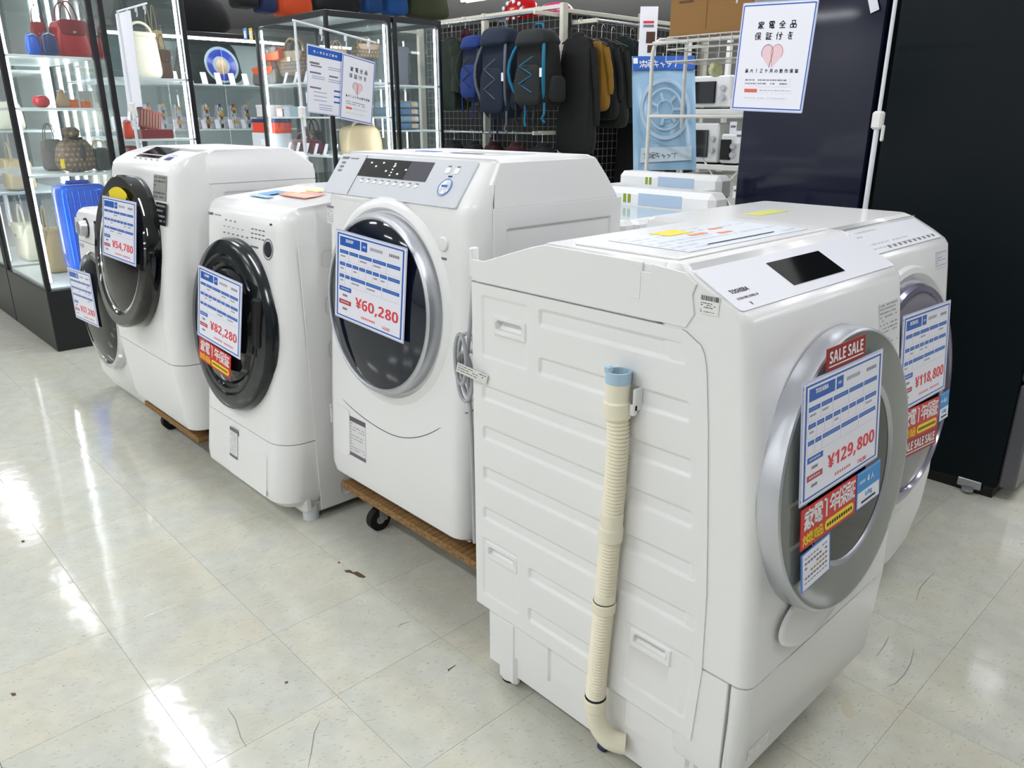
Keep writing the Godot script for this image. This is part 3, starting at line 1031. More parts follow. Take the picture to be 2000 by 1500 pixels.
	patch("button_mark", 0.022, 0.006, M.ink_blue, t, pf.translated_local(Vector3(0.225, -0.010, 0.0032)), 0.0003)
	text("SHARP", 0.0085, M.ink, t, pf.translated_local(Vector3(-0.272, 0.05, 0)))
	patch("button_mark", 0.04, 0.003, M.ink_grey, t, pf.translated_local(Vector3(-0.225, 0.05, 0)))
	for k in 3:
		patch("button_mark", 0.018, 0.006, M.ink_grey, t, pf.translated_local(Vector3(-0.27, 0.035 - 0.013 * k, 0)))
	patch("top_label", 0.36, 0.16, mat("top_label_grey", Color(0.80, 0.82, 0.86), 0.3), t, frame(Vector3(0, 1.1562, -0.03), Vector3.RIGHT, Vector3.FORWARD))
	for q in [[-0.13, 0.04, 0.09, 0.03, "ink_blue"], [0.05, 0.05, 0.12, 0.02, "dark"], [0.03, -0.03, 0.16, 0.03, "sticker_tan"]]:
		mat("sticker_tan", Color(0.76, 0.72, 0.62), 0.4)
		patch("top_sticker", q[2], q[3], M[q[4]], t, frame(Vector3(q[0], 1.1572, q[1] - 0.03), Vector3.RIGHT, Vector3.FORWARD))
	# round release button, label, little flap
	g = G.new()
	g.xf = on_front(R, 0.225, 0.96)
	g.lathe([Vector2(0.0195, 0.0), Vector2(0.0195, 0.001), Vector2(0.0175, 0.001), Vector2(0.0175, 0.004), Vector2(0.015, 0.006), Vector2(0.0, 0.007)], 32)
	put(g, "release_button", M.white, t)
	patch("button_mark", 0.03, 0.006, M.ink_grey, t, on_front(R, 0.222, 0.925, 0.0003))
	label("care_label", 0.036, 0.05, "care_label4", lines_image(60, 80, Color(0.9, 0.9, 0.9), Color(0.55, 0.53, 0.56), 8, 41, Color(0.55, 0.52, 0.56)), t, on_front(R, -0.296, 0.985, -0.001))
	label("rating_label", 0.085, 0.125, "rating_label4", lines_image(80, 118, Color(0.88, 0.88, 0.88), Color(0.58, 0.57, 0.6), 10, 42, Color(0.36, 0.32, 0.38), Color(0.42, 0.38, 0.44)), t, on_front(R, -0.155, 0.345, 0.0003))
	patch("filter_flap", 0.085, 0.15, M.white, t, on_front(R, -0.238, 0.35, 0.0), 0.003, 0.02)
	# door
	var d := Transform3D(Basis(Vector3.RIGHT, -deg_to_rad(4.0)), Vector3(-0.014, 0.772, front_z(R, 0.772) - 0.004))
	g = G.new()
	g.xf = d
	g.lathe([Vector2(0.2821, 0.002), Vector2(0.2682, 0.010), Vector2(0.2553, 0.012), Vector2(0.2479, 0.004)], 72)
	put(g, "door_surround", M.white, t)
	g = G.new()
	g.xf = d
	g.lathe([Vector2(0.2424, 0.0), Vector2(0.2424, 0.03), Vector2(0.2387, 0.040), Vector2(0.2313, 0.044), Vector2(0.2257, 0.042), Vector2(0.2238, 0.036)], 72)
	var door := put(g, "door", M.silver, t)
	g = G.new()
	g.xf = d
	g.lathe([Vector2(0.2248, 0.038), Vector2(0.1943, 0.046), Vector2(0.148, 0.052), Vector2(0.074, 0.055), Vector2(0, 0.056)], 56)
	put(g, "window", mat("window_navy", Color(0.04, 0.085, 0.15), 0.05), door)

# M3: the lower machine with a dark grey door nearly as wide as itself
func washer_small_drum() -> void:
	var t := thing("washing_machine", "low white front loader with wide dark grey door and black grip, standing on the floor", "washing machine", at(Vector3(1.30, 0, -2.375), -90.0), "drum washing machines")
	var R := [[0.055, 0.26, -0.27, 0.26, 0.06, 0.02], [0.062, 0.285, -0.29, 0.315, 0.065, 0.02], [0.085, 0.30, -0.298, 0.338, 0.075, 0.02], [0.12, 0.303, -0.3, 0.340, 0.08, 0.02], [0.28, 0.303, -0.3, 0.320, 0.085, 0.02], [0.50, 0.303, -0.3, 0.292, 0.085, 0.02], [0.75, 0.303, -0.3, 0.260, 0.085, 0.02], [0.92, 0.303, -0.3, 0.236, 0.08, 0.02], [0.955, 0.302, -0.3, 0.229, 0.07, 0.02], [0.975, 0.30, -0.3, 0.216, 0.06, 0.02], [0.988, 0.296, -0.298, 0.198, 0.05, 0.02], [0.995, 0.288, -0.295, 0.175, 0.04, 0.02], [1.018, 0.28, -0.29, -0.1, 0.04, 0.02]]
	put(G.new().loft(cut(R, 0.055, 0.2785)), "lower_cover", M.white, t)
	put(G.new().loft(cut(R, 0.2815, 1.018)), "body", M.white, t)
	put(G.new().loft(inset(cut(R, 0.07, 0.98), 0.012), 3), "inner_frame", M.core, t)
	put(G.new().box(Vector3(0, 0.04, -0.02), Vector3(0.57, 0.05, 0.54), 0.008), "base", M.white_plate, t)
	for q in [[-0.26, -0.22], [-0.26, 0.225], [0.268, -0.22], [0.268, 0.225]]:
		put(G.new().cyl(Vector3(q[0], 0.0, q[1]), Vector3(q[0], 0.05, q[1]), 0.027, -1, 16), "foot", M.clear_plastic, t)
	put(G.new().box(Vector3(0.262, 0.075, 0.245), Vector3(0.075, 0.08, 0.03), 0.008), "corner_block", M.white_plate, t)
	var S := right_side(0.303)
	var recs := []
	for k in 6:
		recs.append([-0.135, (0.17 if k == 0 else 0.11 + 0.14 * k), 0.25, (0.225 if k == 0 else 0.175 + 0.14 * k), 0.003, 0.008, 0.02])
	recs.append([-0.13, 0.06, -0.07, 0.12, 0.003, 0.008, 0.02])
	relief(t, S, -0.205, 0.29, 0.035, 0.90, 0.0035, recs, M.white_side)
	var S2 := S.translated_local(Vector3(0, 0, 0.003))
	grip(t, S2, -0.135, 0.338, -0.05, 0.378, 0.0005)
	var g := G.new()
	g.xf = S2.translated_local(Vector3(0.02, 0.075, 0.0))
	g.lathe([Vector2(0.036, 0), Vector2(0.036, 0.008), Vector2(0.031, 0.008), Vector2(0.031, 0.003), Vector2(0, 0.003)], 28)
	put(g, "hose_port", M.white_plate, t)
	# service flap and rating label on the lower cover
	patch("service_flap", 0.27, 0.145, M.white, t, on_front(R, 0.075, 0.165, 0.0), 0.003, 0.01)
	label("rating_label", 0.06, 0.105, "rating_label3", lines_image(64, 110, Color(0.89, 0.89, 0.89), Color(0.62, 0.61, 0.64), 9, 51, Color(0.42, 0.37, 0.44), Color(0.45, 0.40, 0.46)), t, on_front(R, -0.025, 0.205, 0.0042))
	# control marks
	text("SHARP", 0.009, M.ink, t, on_front(R, -0.225, 0.945, 0.0003))
	patch("button_mark", 0.05, 0.003, M.ink_grey, t, on_front(R, -0.17, 0.945, 0.0003))
	for r in 3:
		for k in 6:
			if r == 0 and k > 2 or r == 1 and k > 4:
				continue
			patch("button_mark", 0.012, 0.004 if r != 1 else 0.002, M.ink_grey, t, on_front(R, -0.115 + 0.033 * k + 0.01 * (r == 0 as int), 0.935 - 0.02 * r, 0.0003))
	for r in 3:
		for k in 4:
			patch("button_mark", 0.014, 0.004, M.ink_grey, t, on_front(R, 0.085 + 0.024 * k, 0.925 - 0.013 * r, 0.0003))
	patch("button_mark", 0.014, 0.006, M.ink, t, on_front(R, 0.20, 0.948, 0.0003))
	patch("button_mark", 0.05, 0.006, M.ink_grey, t, on_front(R, 0.10, 0.872, 0.0003))
	patch("button_mark", 0.04, 0.007, M.ink_grey, t, on_front(R, 0.175, 0.775, 0.0003))
	g = G.new()
	g.xf = on_front(R, 0.19, 0.875)
	g.lathe([Vector2(0.032, 0), Vector2(0.032, 0.001), Vector2(0.029, 0.0015), Vector2(0.029, 0.0005)], 32)
	put(g, "start_ring", M.ink_grey, t)
	g = G.new()
	g.xf = on_front(R, 0.19, 0.875)
	g.lathe([Vector2(0.024, 0.001), Vector2(0.022, 0.003), Vector2(0, 0.0035)], 28)
	put(g, "start_button", mat("start_dark", Color(0.13, 0.15, 0.19), 0.3), t)
	var up := frame(Vector3(0, 1.007, 0.04), Vector3.RIGHT, Vector3(0, 0.023, -0.275))
	for q in [[-0.11, -0.02, 0.07, 0.07, Color(0.45, 0.68, 0.88)], [-0.08, -0.075, 0.13, 0.03, Color(0.70, 0.83, 0.93)], [0.03, 0.0, 0.19, 0.05, Color(0.93, 0.66, 0.50)], [0.05, 0.04, 0.13, 0.024, Color(0.92, 0.55, 0.55)], [0.05, -0.03, 0.16, 0.008, Color(0.85, 0.5, 0.55)], [-0.01, 0.075, 0.10, 0.03, Color(0.90, 0.86, 0.45)]]:
		patch("top_sticker", q[2], q[3], mat("top3_%d" % int(q[0] * 1000 + q[1] * 7000), q[4], 0.35), t, up.translated_local(Vector3(q[0], q[1], 0.004)))
	# door
	var d := Transform3D(Basis(Vector3.RIGHT, -deg_to_rad(7.2)), Vector3(-0.022, 0.608, front_z(R, 0.608) - 0.006))
	mat("door_dark", Color(0.10, 0.125, 0.135), 0.14)
	g = G.new()
	g.xf = d
	g.lathe([Vector2(0.2808, 0.0), Vector2(0.2798, 0.026), Vector2(0.2731, 0.038), Vector2(0.2528, 0.046), Vector2(0.2297, 0.046), Vector2(0.2239, 0.040), Vector2(0.2181, 0.046), Vector2(0.2055, 0.046), Vector2(0.2007, 0.036), Vector2(0.1891, 0.034)], 72)
	var door := put(g, "door", M.door_dark, t)
	g = G.new()
	g.xf = d
	g.lathe([Vector2(0.1911, 0.034), Vector2(0.1785, 0.05), Vector2(0.1351, 0.064), Vector2(0.06755, 0.072), Vector2(0, 0.074)], 56)
	put(g, "window", mat("window_grey", Color(0.075, 0.09, 0.10), 0.05), door)
	for k in 10:
		var a := TAU * k / 10.0 + 0.2
		g = G.new()
		g.xf = d
		g.box(Vector3(cos(a) * 0.202, sin(a) * 0.202, 0.036), Vector3(0.007, 0.007, 0.004), 0.001)
		put(g, "rim_clip", M.clear_plastic, door)
	g = G.new()
	g.xf = d.translated_local(Vector3(0.232, 0.05, 0.046))
	g.box(Vector3.ZERO, Vector3(0.045, 0.15, 0.02), 0.007)
	put(g, "door_grip", mat("grip_black", Color(0.008, 0.008, 0.009), 0.4), door)

# M2: wide machine with the black round door and yellow sticker
func washer_black_door() -> void:
	var t := thing("washing_machine", "large white front loader with glossy black door carrying a yellow sticker, on a dolly", "washing machine", at(Vector3(1.25, 0, -3.03), -90.0), "drum washing machines")
	var R := [[0.135, 0.28, -0.26, 0.26, 0.05, 0.02], [0.15, 0.315, -0.275, 0.298, 0.06, 0.02], [0.18, 0.326, -0.28, 0.308, 0.065, 0.02], [0.40, 0.33, -0.28, 0.330, 0.07, 0.02], [0.55, 0.33, -0.28, 0.331, 0.07, 0.02], [0.75, 0.33, -0.28, 0.312, 0.07, 0.02], [0.95, 0.33, -0.28, 0.275, 0.07, 0.02], [1.06, 0.33, -0.28, 0.255, 0.065, 0.02], [1.085, 0.33, -0.27, 0.246, 0.06, 0.02], [1.098, 0.328, -0.255, 0.232, 0.055, 0.02], [1.12, 0.324, -0.225, 0.19, 0.05, 0.02], [1.135, 0.318, -0.205, 0.135, 0.045, 0.02], [1.142, 0.30, -0.19, 0.11, 0.045, 0.02]]
	put(G.new().loft(cut(R, 0.135, 0.4085)), "lower_cover", M.white, t)
	put(G.new().loft(cut(R, 0.4115, 1.142)), "body", M.white, t)
	put(G.new().loft(inset(cut(R, 0.15, 1.08), 0.012), 3), "inner_frame", M.core, t)
	put(G.new().box(Vector3(0, 0.128, -0.01), Vector3(0.52, 0.03, 0.48), 0.005), "base", M.dark, t)
	put(G.new().box(Vector3(0.04, 1.09, -0.262), Vector3(0.5, 0.07, 0.05), 0.02), "rear_ledge", M.white_side, t)
	var S := right_side(0.33)
	var recs := []
	for q in [[-0.09, 0.962, 0.24, 1.005], [-0.10, 0.87, -0.01, 0.92], [0.11, 0.87, 0.25, 0.92], [-0.09, 0.77, 0.24, 0.82], [-0.09, 0.66, 0.24, 0.71]]:
		recs.append(rib_rec(q[0], q[1], q[2], q[3], 0.0035))
	relief(t, S, -0.13, 0.272, 0.20, 1.03, 0.004, recs, M.white_side)
	var rear := []
	for r in cut(R, 1.033, 1.1422):
		var q: Array = r.duplicate()
		q[1] += 0.004 if q[0] < 1.1 else 0.0012
		q[2] -= 0.0008
		q[3] = minf(q[3], 0.138) - (0.02 if q[0] > 1.13 else 0.0)
		q[4] = 0.01
		rear.append(q)
	put(G.new().loft(rear), "rear_cover", M.white_side, t)
	grip(t, S.translated_local(Vector3(0, 0, 0.004)), 0.02, 0.885, 0.09, 0.915, 0.0)
	# top control strip
	var pn := frame(Vector3(0.0, 1.116, 0.187), Vector3.RIGHT, Vector3(0, 0.037, -0.097))
	patch("display", 0.23, 0.085, mat("display_mirror", Color(0.10, 0.10, 0.12), 0.05), t, pn.translated_local(Vector3(-0.01, 0.02, 0.0035)), 0.001)
	patch("energy_sticker", 0.05, 0.035, mat("sticker_navy", Color(0.16, 0.16, 0.45), 0.4), t, pn.translated_local(Vector3(0.19, -0.01, 0.0035)))
	for k in 5:
		patch("button_mark", 0.015, 0.005, M.ink_grey, t, pn.translated_local(Vector3(-0.10 + 0.055 * k, -0.035, 0.0035)))
	# stickers on the front
	label("grey_label", 0.115, 0.085, "grey_label2", lines_image(90, 64, Color(0.62, 0.62, 0.60), Color(0.25, 0.25, 0.26), 6, 61), t, on_front(R, 0.225, 1.02, 0.0004))
	label("black_label", 0.095, 0.075, "black_label2", lines_image(80, 64, Color(0.10, 0.10, 0.11), Color(0.85, 0.85, 0.85), 4, 62), t, on_front(R, 0.245, 0.935, 0.0004))
	# door
	var d := Transform3D(Basis(Vector3.RIGHT, -deg_to_rad(9.0)), Vector3(-0.008, 0.775, front_z(R, 0.775) - 0.006))
	var g := G.new()
	g.xf = d
	g.lathe([Vector2(0.2764, 0.0), Vector2(0.2764, 0.045), Vector2(0.2735, 0.056), Vector2(0.267, 0.061), Vector2(0.2303, 0.063), Vector2(0.2256, 0.060), Vector2(0.2181, 0.054)], 72)
	var door := put(g, "door", M.black_gloss, t)
	g = G.new()
	g.xf = d
	g.lathe([Vector2(0.219, 0.054), Vector2(0.2153, 0.058), Vector2(0.2115, 0.054)], 64)
	put(g, "chrome_line", M.chrome, door)
	g = G.new()
	g.xf = d
	g.lathe([Vector2(0.2124, 0.054), Vector2(0.1786, 0.064), Vector2(0.1128, 0.070), Vector2(0, 0.072)], 56)
	put(g, "window", mat("window_black", Color(0.018, 0.02, 0.022), 0.05), door)
	g = G.new()
	g.xf = d.translated_local(Vector3(0.04, 0.0, 0.0))
	var o := PackedVector2Array()
	for k in 9:
		o.append(Vector2.from_angle(deg_to_rad(66.0 + 6.0 * k)) * 0.232)
	for k in 9:
		o.append(Vector2.from_angle(deg_to_rad(114.0 - 6.0 * k)) * 0.160)
	g.prism(o, 0.001, 0.0, 0.0735)
	put(g, "yellow_sticker", M.sticker_yellow, door)

# M1: the small machine with a knob at the far end of the row
func washer_knob() -> void:
	var t := thing("washing_machine", "small white front loader with silver selector knob and chrome ringed door at the showcase end", "washing machine", at(Vector3(1.28, 0, -3.68), -90.0), "drum washing machines")
	var R := [[0.02, 0.25, -0.25, 0.22, 0.05, 0.02], [0.03, 0.27, -0.27, 0.25, 0.05, 0.02], [0.10, 0.29, -0.28, 0.288, 0.05, 0.02], [0.30, 0.295, -0.28, 0.300, 0.05, 0.02], [0.55, 0.295, -0.28, 0.296, 0.05, 0.02], [0.70, 0.295, -0.28, 0.286, 0.045, 0.02], [0.83, 0.295, -0.28, 0.276, 0.04, 0.02], [0.85, 0.292, -0.28, 0.262, 0.03, 0.02], [0.86, 0.285, -0.275, 0.245, 0.03, 0.02]]
	put(G.new().loft(cut(R, 0.02, 0.718)), "body", M.white, t)
	put(G.new().loft(cut(R, 0.722, 0.86)), "control_head", M.white, t)
	put(G.new().loft(inset(cut(R, 0.03, 0.85), 0.012), 3), "inner_frame", M.core, t)
	for q in [[-0.22, -0.2], [-0.22, 0.18], [0.22, -0.2], [0.22, 0.18]]:
		put(G.new().cyl(Vector3(q[0], 0.0, q[1]), Vector3(q[0], 0.03, q[1]), 0.022, -1, 12), "foot", M.rubber, t)
	var g := G.new()
	g.xf = on_front(R, -0.125, 0.785)
	g.lathe([Vector2(0.045, 0), Vector2(0.044, 0.004), Vector2(0.038, 0.005)], 28)
	put(g, "knob_collar", M.black_gloss, t)
	g = G.new()
	g.xf = on_front(R, -0.125, 0.785)
	g.lathe([Vector2(0.036, 0.003), Vector2(0.034, 0.03), Vector2(0.030, 0.034), Vector2(0.0, 0.034)], 28)
	put(g, "knob", M.silver, t)
	patch("display", 0.10, 0.075, M.black_gloss, t, on_front(R, 0.045, 0.79, 0.0), 0.003, 0.006)
	patch("drawer_front", 0.13, 0.07, M.white, t, on_front(R, -0.215, 0.785, 0.0), 0.003, 0.008)
	patch("grille", 0.06, 0.016, M.cord_grey, t, on_front(R, -0.22, 0.70, 0.0), 0.002)
	var d := Transform3D(Basis(Vector3.RIGHT, deg_to_rad(-1.0)), Vector3(0.0, 0.435, front_z(R, 0.435) - 0.006))
	g = G.new()
	g.xf = d
	g.lathe([Vector2(0.262, 0.0), Vector2(0.262, 0.02), Vector2(0.252, 0.032), Vector2(0.236, 0.034), Vector2(0.23, 0.024)], 64)
	var door := put(g, "door", M.chrome, t)
	g = G.new()
	g.xf = d
	g.lathe([Vector2(0.231, 0.026), Vector2(0.19, 0.046), Vector2(0.12, 0.056), Vector2(0.0, 0.06)], 56)
	put(g, "window", mat("window_smoke", Color(0.10, 0.11, 0.11), 0.06), door)

# M6: beside the silver ring machine
func washer_corner() -> void:
	var t := thing("washing_machine", "white front loader with smoky mauve door between silver ringed machine and dark fridge", "washing machine", at(Vector3(1.945, 0, -0.95)), "drum washing machines")
	var R := [[0.04, 0.20, -0.25, 0.22, 0.06, 0.02], [0.055, 0.225, -0.27, 0.29, 0.07, 0.02], [0.12, 0.255, -0.29, 0.312, 0.07, 0.02], [0.22, 0.287, -0.3, 0.322, 0.07, 0.02], [0.32, 0.303, -0.3, 0.323, 0.07, 0.02], [0.50, 0.312, -0.3, 0.312, 0.07, 0.02], [0.70, 0.312, -0.3, 0.292, 0.065, 0.02], [0.88, 0.310, -0.3, 0.268, 0.055, 0.02], [0.938, 0.308, -0.3, 0.258, 0.05, 0.02], [0.95, 0.306, -0.3, 0.248, 0.045, 0.02], [0.97, 0.304, -0.298, 0.215, 0.04, 0.02], [0.998, 0.298, -0.294, 0.160, 0.03, 0.02], [1.006, 0.288, -0.285, 0.14, 0.03, 0.02]]
	put(G.new().loft(R), "body", M.white, t)
	for q in [[-0.18, -0.22], [-0.18, 0.18], [0.18, -0.22], [0.18, 0.18]]:
		put(G.new().cyl(Vector3(q[0], 0.0, q[1]), Vector3(q[0], 0.05, q[1]), 0.022, -1, 12), "foot", M.white_plate, t)
	var pn := frame(Vector3(0, 0.975, 0.2055), Vector3.RIGHT, Vector3(0, 0.048, -0.088))
	label("control_panel", 0.50, 0.085, "panel6", lines_image(300, 52, Color(0.92, 0.92, 0.94), Color(0.70, 0.71, 0.74), 5, 71), t, pn.translated_local(Vector3(0.0, 0.0, 0.001)))
	patch("panel_line", 0.55, 0.0015, M.ink_grey, t, pn.translated_local(Vector3(0, 0.052, 0.0015)))
	for k in 10:
		patch("button", 0.012, 0.009, M.ink_grey, t, pn.translated_local(Vector3(-0.05 + 0.03 * k, -0.03, 0.0016)), 0.0006)
	patch("blue_mark", 0.02, 0.006, M.ink_blue, t, pn.translated_local(Vector3(-0.215, -0.025, 0.0016)))
	var up := frame(Vector3(0, 1.0065, 0), Vector3.RIGHT, Vector3.FORWARD)
	patch("yellow_sticker", 0.15, 0.05, mat("sticker_pale", Color(0.90, 0.90, 0.50), 0.4), t, up.translated_local(Vector3(0.0, 0.12, 0)))
	label("caution_label", 0.075, 0.045, "caution6", lines_image(90, 52, Color(0.90, 0.90, 0.92), Color(0.6, 0.58, 0.66), 6, 72), t, on_front(R, 0.215, 0.905, 0.0004))
	var d := Transform3D(Basis(Vector3.RIGHT, -deg_to_rad(6.5)), Vector3(0.0, 0.605, front_z(R, 0.605) - 0.006))
	var g := G.new()
	g.xf = d
	g.lathe([Vector2(0.312, 0.0), Vector2(0.305, 0.012), Vector2(0.292, 0.014), Vector2(0.272, 0.002)], 72)
	put(g, "door_surround", M.white, t)
	g = G.new()
	g.xf = d
	g.lathe([Vector2(0.268, 0.0), Vector2(0.268, 0.022), Vector2(0.262, 0.030), Vector2(0.250, 0.032), Vector2(0.246, 0.024)], 72)
	var door := put(g, "door", mat("mauve_trim", Color(0.58, 0.57, 0.66), 0.15, 0.6), t)
	g = G.new()
	g.xf = d
	g.lathe([Vector2(0.247, 0.026), Vector2(0.22, 0.036), Vector2(0.15, 0.042)], 64)
	put(g, "smoked_rim", mat("rim_mauve", Color(0.52, 0.51, 0.54), 0.08), door)
	g = G.new()
	g.xf = d
	g.lathe([Vector2(0.15, 0.042), Vector2(0.08, 0.046), Vector2(0, 0.047)], 48)
	put(g, "window", M.window_dark, door)

func dolly(p: Vector3, sx: float, sz: float, h: float, lab: String) -> void:
	# sx along world z, sz along world x
	var t := thing("dolly", lab, "dolly", at(p))
	var th := 0.022
	for q in [-1, 1]:
		put(G.new().box(Vector3(0.235 * q, h + th / 2 - 0.001, 0), Vector3(0.10, th, sx), 0.002), "board", M.plywood, t)
	put(G.new().box(Vector3(0, h + th / 2 - 0.001, -sx / 2 + 0.05), Vector3(sz - 0.215, th, 0.10), 0.002), "board", M.plywood, t)
	put(G.new().box(Vector3(0, h + th / 2 - 0.001, sx / 2 - 0.05), Vector3(sz - 0.215, th, 0.10), 0.002), "board", M.plywood, t)
	for a in [-1, 1]:
		for b in [-1, 1]:
			var c := Vector3(0.225 * a if b < 0 else 0.12 * a + 0.05, 0.04, (sx / 2 - 0.11) * b)
			var r := 0.038
			var w := put(G.new().cyl(c + Vector3(0.0, 0, -0.013), c + Vector3(0.0, 0, 0.013), r, -1, 24), "caster_wheel", M.rubber, t)
			w.position.y = r - 0.04
			put(G.new().cyl(c + Vector3(0.0, 0, -0.0145), c + Vector3(0.0, 0, 0.0145), 0.015, -1, 16), "hub", M.steel, w)
			var fk := G.new()
			for s in [-1, 1]:
				fk.box(c + Vector3(0.008, (h - 0.04) / 2, 0.018 * s), Vector3(0.03, h - 0.04 + 0.012, 0.003), 0.0)
			fk.box(c + Vector3(0.008, h - 0.043, 0), Vector3(0.05, 0.005, 0.06), 0.001)
			put(fk, "caster_fork", M.steel, t)

# ---------------------------------------------------------------- price cards hung on the doors
func card_image(seed_: int, net: bool) -> Image:
	var w := 300
	var h := 384
	var im := Image.create(w, h, false, Image.FORMAT_RGB8)
	var white := Color(0.93, 0.93, 0.97)
	var blue := Color(0.10, 0.36, 0.72)
	var grey := Color(0.72, 0.72, 0.76)
	im.fill(white)
	im.fill_rect(Rect2i(6, 6, w - 12, h - 12), blue)
	im.fill_rect(Rect2i(12, 12, w - 24, h - 24), white)
	var r := RandomNumberGenerator.new()
	r.seed = seed_
	im.fill_rect(Rect2i(18, 20, 92, 40), blue)
	im.fill_rect(Rect2i(115, 20, 26, 40), blue)
	im.fill_rect(Rect2i(122, 36, 12, 9), white.lerp(blue, 0.3))
	for k in 9:
		im.fill_rect(Rect2i(154 + 6 * k, 34, 4, 13), Color(0.55, 0.55, 0.6))
	for k in 6:
		im.fill_rect(Rect2i(234 + 7 * k, 36, 5, 12), Color(0.42, 0.42, 0.46))
	var rows := [[78, [0, 44, 88, 148, 208, 266]], [132, [0, 30, 60, 90, 120, 150, 180, 214, 266]], [186, [0, 26, 52, 122, 192, 266]]]
	for q in rows:
		var xs: Array = q[1]
		for k in xs.size() - 1:
			im.fill_rect(Rect2i(18 + xs[k], q[0], xs[k + 1] - xs[k] - 4, 15), blue)
			var x: int = 22 + xs[k]
			while x < 18 + xs[k + 1] - 10:
				im.fill_rect(Rect2i(x, q[0] + 5, 4, 5), blue.lerp(white, 0.4))
				x += 6
			im.fill_rect(Rect2i(16 + xs[k], q[0] + 15, 1, 30), grey)
			if r.randf() < 0.5:
				im.fill_rect(Rect2i(22 + xs[k], q[0] + 24, (xs[k + 1] - xs[k]) / 2, 7), Color(0.62, 0.62, 0.66))
		im.fill_rect(Rect2i(16, q[0] + 45, 268, 1), grey)
	im.fill_rect(Rect2i(18, 240, 56, 20), blue)
	im.fill_rect(Rect2i(18, 300, 56, 20), Color(0.72, 0.20, 0.24))
	for y in [247, 307]:
		for k in 5:
			im.fill_rect(Rect2i(26 + 8 * k, y, 6, 6), Color(0.8, 0.8, 0.88))
	for y in [274, 335]:
		im.fill_rect(Rect2i(34, y, 22, 10), Color(0.5, 0.5, 0.54))
	for k in 15:
		if k == 7 or net and k > 7:
			continue
		im.fill_rect(Rect2i(122 + 9 * k, 345, 6, 10), Color(0.86, 0.40, 0.44))
	return im
# frame, width and height of a card whose corners (top left, top right, bottom right, bottom left) are seen there, hanging in that plane
func corners(px: Array, p0: Vector3, n: Vector3) -> Array:
	var q := []
	for c in px:
		q.append(on_plane(c[0], c[1], p0, n))
	var u: Vector3 = (q[1] - q[0] + q[2] - q[3]) * 0.5
	var up: Vector3 = (q[0] - q[3] + q[1] - q[2]) * 0.5
	return [frame((q[0] + q[1] + q[2] + q[3]) * 0.25, u, up), u.length(), up.length()]
func price_card(px: Array, p0: Vector3, n: Vector3, price: String, maker: String, lab: String, seed_: int, net := "") -> void:
	var f := corners(px, p0, n)
	var w: float = f[1]
	var h: float = f[2]
	var t := thing("price_card", lab, "price card", f[0], "price cards on the machine doors")
	var g := G.new()
	g.prism(rect(-w / 2 + 0.004, -h / 2 + 0.004, w / 2 - 0.004, h / 2 - 0.004), 0.001, 0.0, 0.0006)
	put(g, "printed_sheet", printed("card_%d" % seed_, card_image(seed_, net != ""), 0.3), t)
	put(G.new().prism(rect(-w / 2, -h / 2, w / 2, h / 2, 0.003, 2), 0.0006), "sleeve_back", mat("sleeve_edge", Color(0.78, 0.80, 0.90), 0.15), t)
	text(price, h * 0.115, M.ink_red, t, Transform3D(Basis(), Vector3(w * 0.12, -h * 0.255, 0.0018)), true, (w * 0.60) / (h * 0.115 * 4.9 * price.length() / 7.0))
	if maker:
		text(maker, h * 0.036, M.ink_white, t, Transform3D(Basis(), Vector3(-w * 0.285, h * 0.395, 0.0018)))
	if net:
		text(net, h * 0.034, M.ink_red, t, Transform3D(Basis(), Vector3(w * 0.26, -h * 0.415, 0.0018)), false)
func sale_card(px: Array, p0: Vector3, n: Vector3, s: String, lab: String) -> void:
	var f := corners(px, p0, n)
	var w: float = f[1]
	var h: float = f[2]
	var t := thing("sale_card", lab, "sign", f[0])
	put(G.new().prism(rect(-w / 2, -h / 2, w / 2, h / 2), 0.0015), "card", M.sale_card, t)
	text(s, h * 0.52, M.ink_white, t, Transform3D(Basis(), Vector3(0, h * 0.06, 0.0018)), true, w * 0.88 / (h * 0.52 * 0.74 * s.length()))
	put(G.new().box(Vector3(0, -h * 0.33, 0.0018), Vector3(w * 0.9, h * 0.05, 0.0004)), "underline", M.ink_white, t)
func warranty_card(px: Array, p0: Vector3, n: Vector3, lab: String) -> void:
	var f := corners(px, p0, n)
	var w: float = f[1]
	var h: float = f[2]
	var t := thing("warranty_card", lab, "sign", f[0], "red warranty cards")
	put(G.new().prism(rect(-w / 2, -h / 2, w / 2, h / 2), 0.0015), "card", M.red_card, t)
	kanji("家電1年保証", h * 0.46, w * 0.153, h * 0.062, M.ink_white, t, Transform3D(Basis(), Vector3(-w * 0.45, -h * 0.02, 0.0016)))
	kanji("対象商品", h * 0.24, w * 0.088, h * 0.04, M.ink_yellow, t, Transform3D(Basis(), Vector3(-w * 0.46, -h * 0.40, 0.0016)))
	var g := G.new()
	g.prism(rect(-w * 0.08, -h * 0.42, w * 0.46, -h * 0.16, h * 0.12), 0.0005, 0.0, 0.0015)
	put(g, "yellow_band", M.ink_yellow, t)
	for k in 11:
		patch("band_print", w * 0.03, h * 0.09, M.ink, t, Transform3D(Basis(), Vector3(-w * 0.03 + w * 0.044 * k, -h * 0.29, 0.002)), 0.0002)

